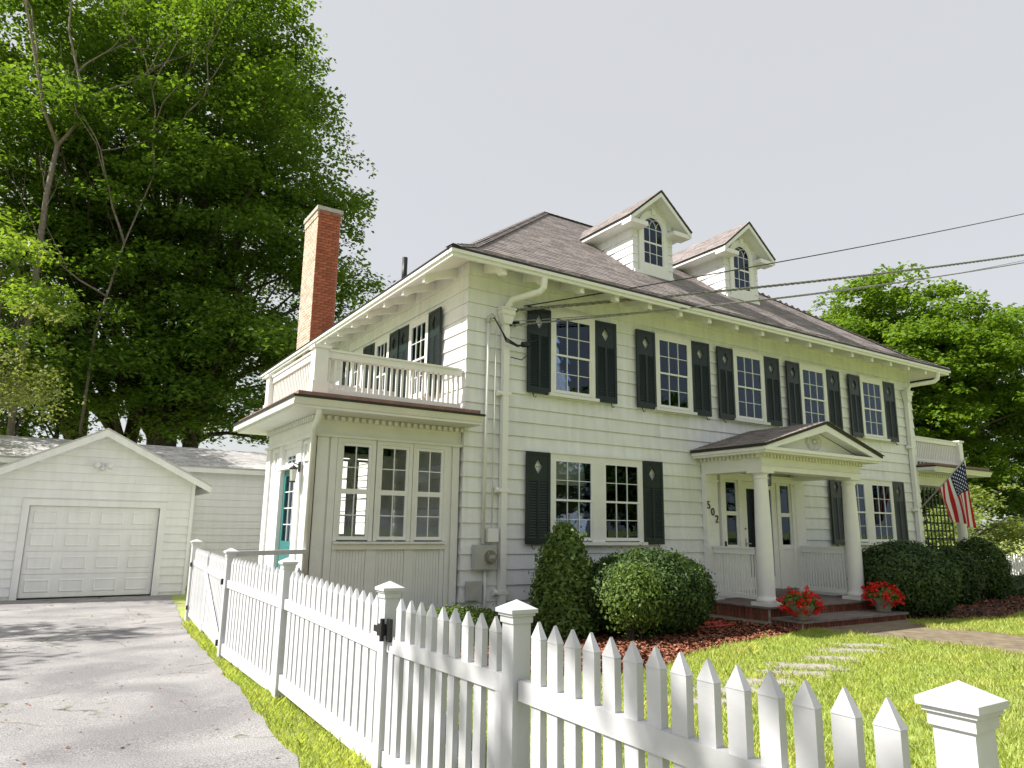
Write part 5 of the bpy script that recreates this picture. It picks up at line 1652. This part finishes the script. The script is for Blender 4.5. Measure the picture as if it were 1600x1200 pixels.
# grass
def grass(polys_in, polys_out, n, name, hmin, hmax, width, xr_, yr_, pw=1.0):
    x = xr_[0] + (xr_[1] - xr_[0]) * RNG.random(n) ** pw; y = RNG.uniform(*yr_, n)
    k = np.zeros(n, bool)
    for p in polys_in: k |= inpoly(x, y, p)
    for p in polys_out: k &= ~inpoly(x, y, p)
    x, y = x[k], y[k]; n = len(x)
    patch = .5 + .3 * np.sin(x * 4.1 + np.sin(y * 3.3) * 2) * np.sin(y * 3.7 + x) + .3 * np.sin(x * 1.7 + np.sin(y * 1.3) * 2) * np.sin(y * 1.9 + np.sin(x * .9) * 2)
    h = RNG.uniform(hmin, hmax, n) * (.65 + .6 * patch) * np.where(RNG.random(n) < .03, 1.7, 1); a = RNG.uniform(0, 2 * np.pi, n); lean = RNG.uniform(.1, .8, n) * h
    B = np.stack([x, y, gzn(y)], 1)
    dr = np.stack([np.cos(a), np.sin(a), 0 * a], 1); sd_ = np.stack([-np.sin(a), np.cos(a), 0 * a], 1)
    sd_ = sd_ * (width * RNG.uniform(.7, 1.3, n))[:, None]
    mid = B + dr * (lean * .35)[:, None]; mid[:, 2] += h * .6
    tip = B + dr * lean[:, None]; tip[:, 2] += h
    P = np.stack([B - sd_, B + sd_, mid + sd_ * .7, tip, mid - sd_ * .7], 1)
    o_ = quads(name, P, 1, 'grass', rnd=np.clip(.55 * patch + RNG.random(n) * .5, 0, 1), nv=5); o_['kind'] = 'stuff'
stone_polys = []
for (x, y) in stones:
    a = math.radians(-35); L_, Wd = .31, .11
    stone_polys.append([(x + px * math.cos(a) - py * math.sin(a), y + px * math.sin(a) + py * math.cos(a)) for px, py in ((-L_, -Wd), (L_, -Wd), (L_, Wd), (-L_, Wd))])
lawn_poly = [(2.05, -1.5), (26, -1.5), (26, 8.4), (21, 8.2), (18, 7.4), (15.5, 6.9), (14.1, 7.6), (10.7, 7.75), (9.6, 7.4), (8.6, 7.3), (7.4, 7.0), (6.4, 6.5), (5.6, 6.25), (4.8, 6.7), (3.6, 7.1), (2.05, 6.9)]
walk_in = [(11.1, 7.8), (13.7, 7.75), (12.8, 6.75), (13.2, 6.1), (13.0, 5.2), (13.35, 3.5), (13.0, 1), (13.1, -6), (11.4, -6), (11.3, 1), (11.15, 3.2), (11.05, 4.6), (11.25, 5.4), (11.15, 6.1), (11.25, 6.7), (10.9, 7.0)]
grass([lawn_poly], [walk_in] + stone_polys, 260000, 'lawn_grass', .035, .075, .0045, (2.05, 20), (-1, 8.3), 1.45)
strip = [(x, y) for x, y in redge if y >= 0 and y < 13.6] + [(2.3, 13.6), (2.06, 9.5), (2.06, 0)]
grass([strip], [], 42000, 'grass_strip', .03, .075, .004, (1.4, 2.4), (0, 13.6))
grass([[(2.06, 6.9), (2.6, 7.0), (2.7, 10.0), (2.06, 9.4)]], [], 6000, 'yard_grass', .03, .07, .004, (2, 3), (6.8, 10))
print('objects', len(bpy.data.objects), 'tris', sum(len(o.data.polygons) for o in bpy.data.objects if o.type == 'MESH'))
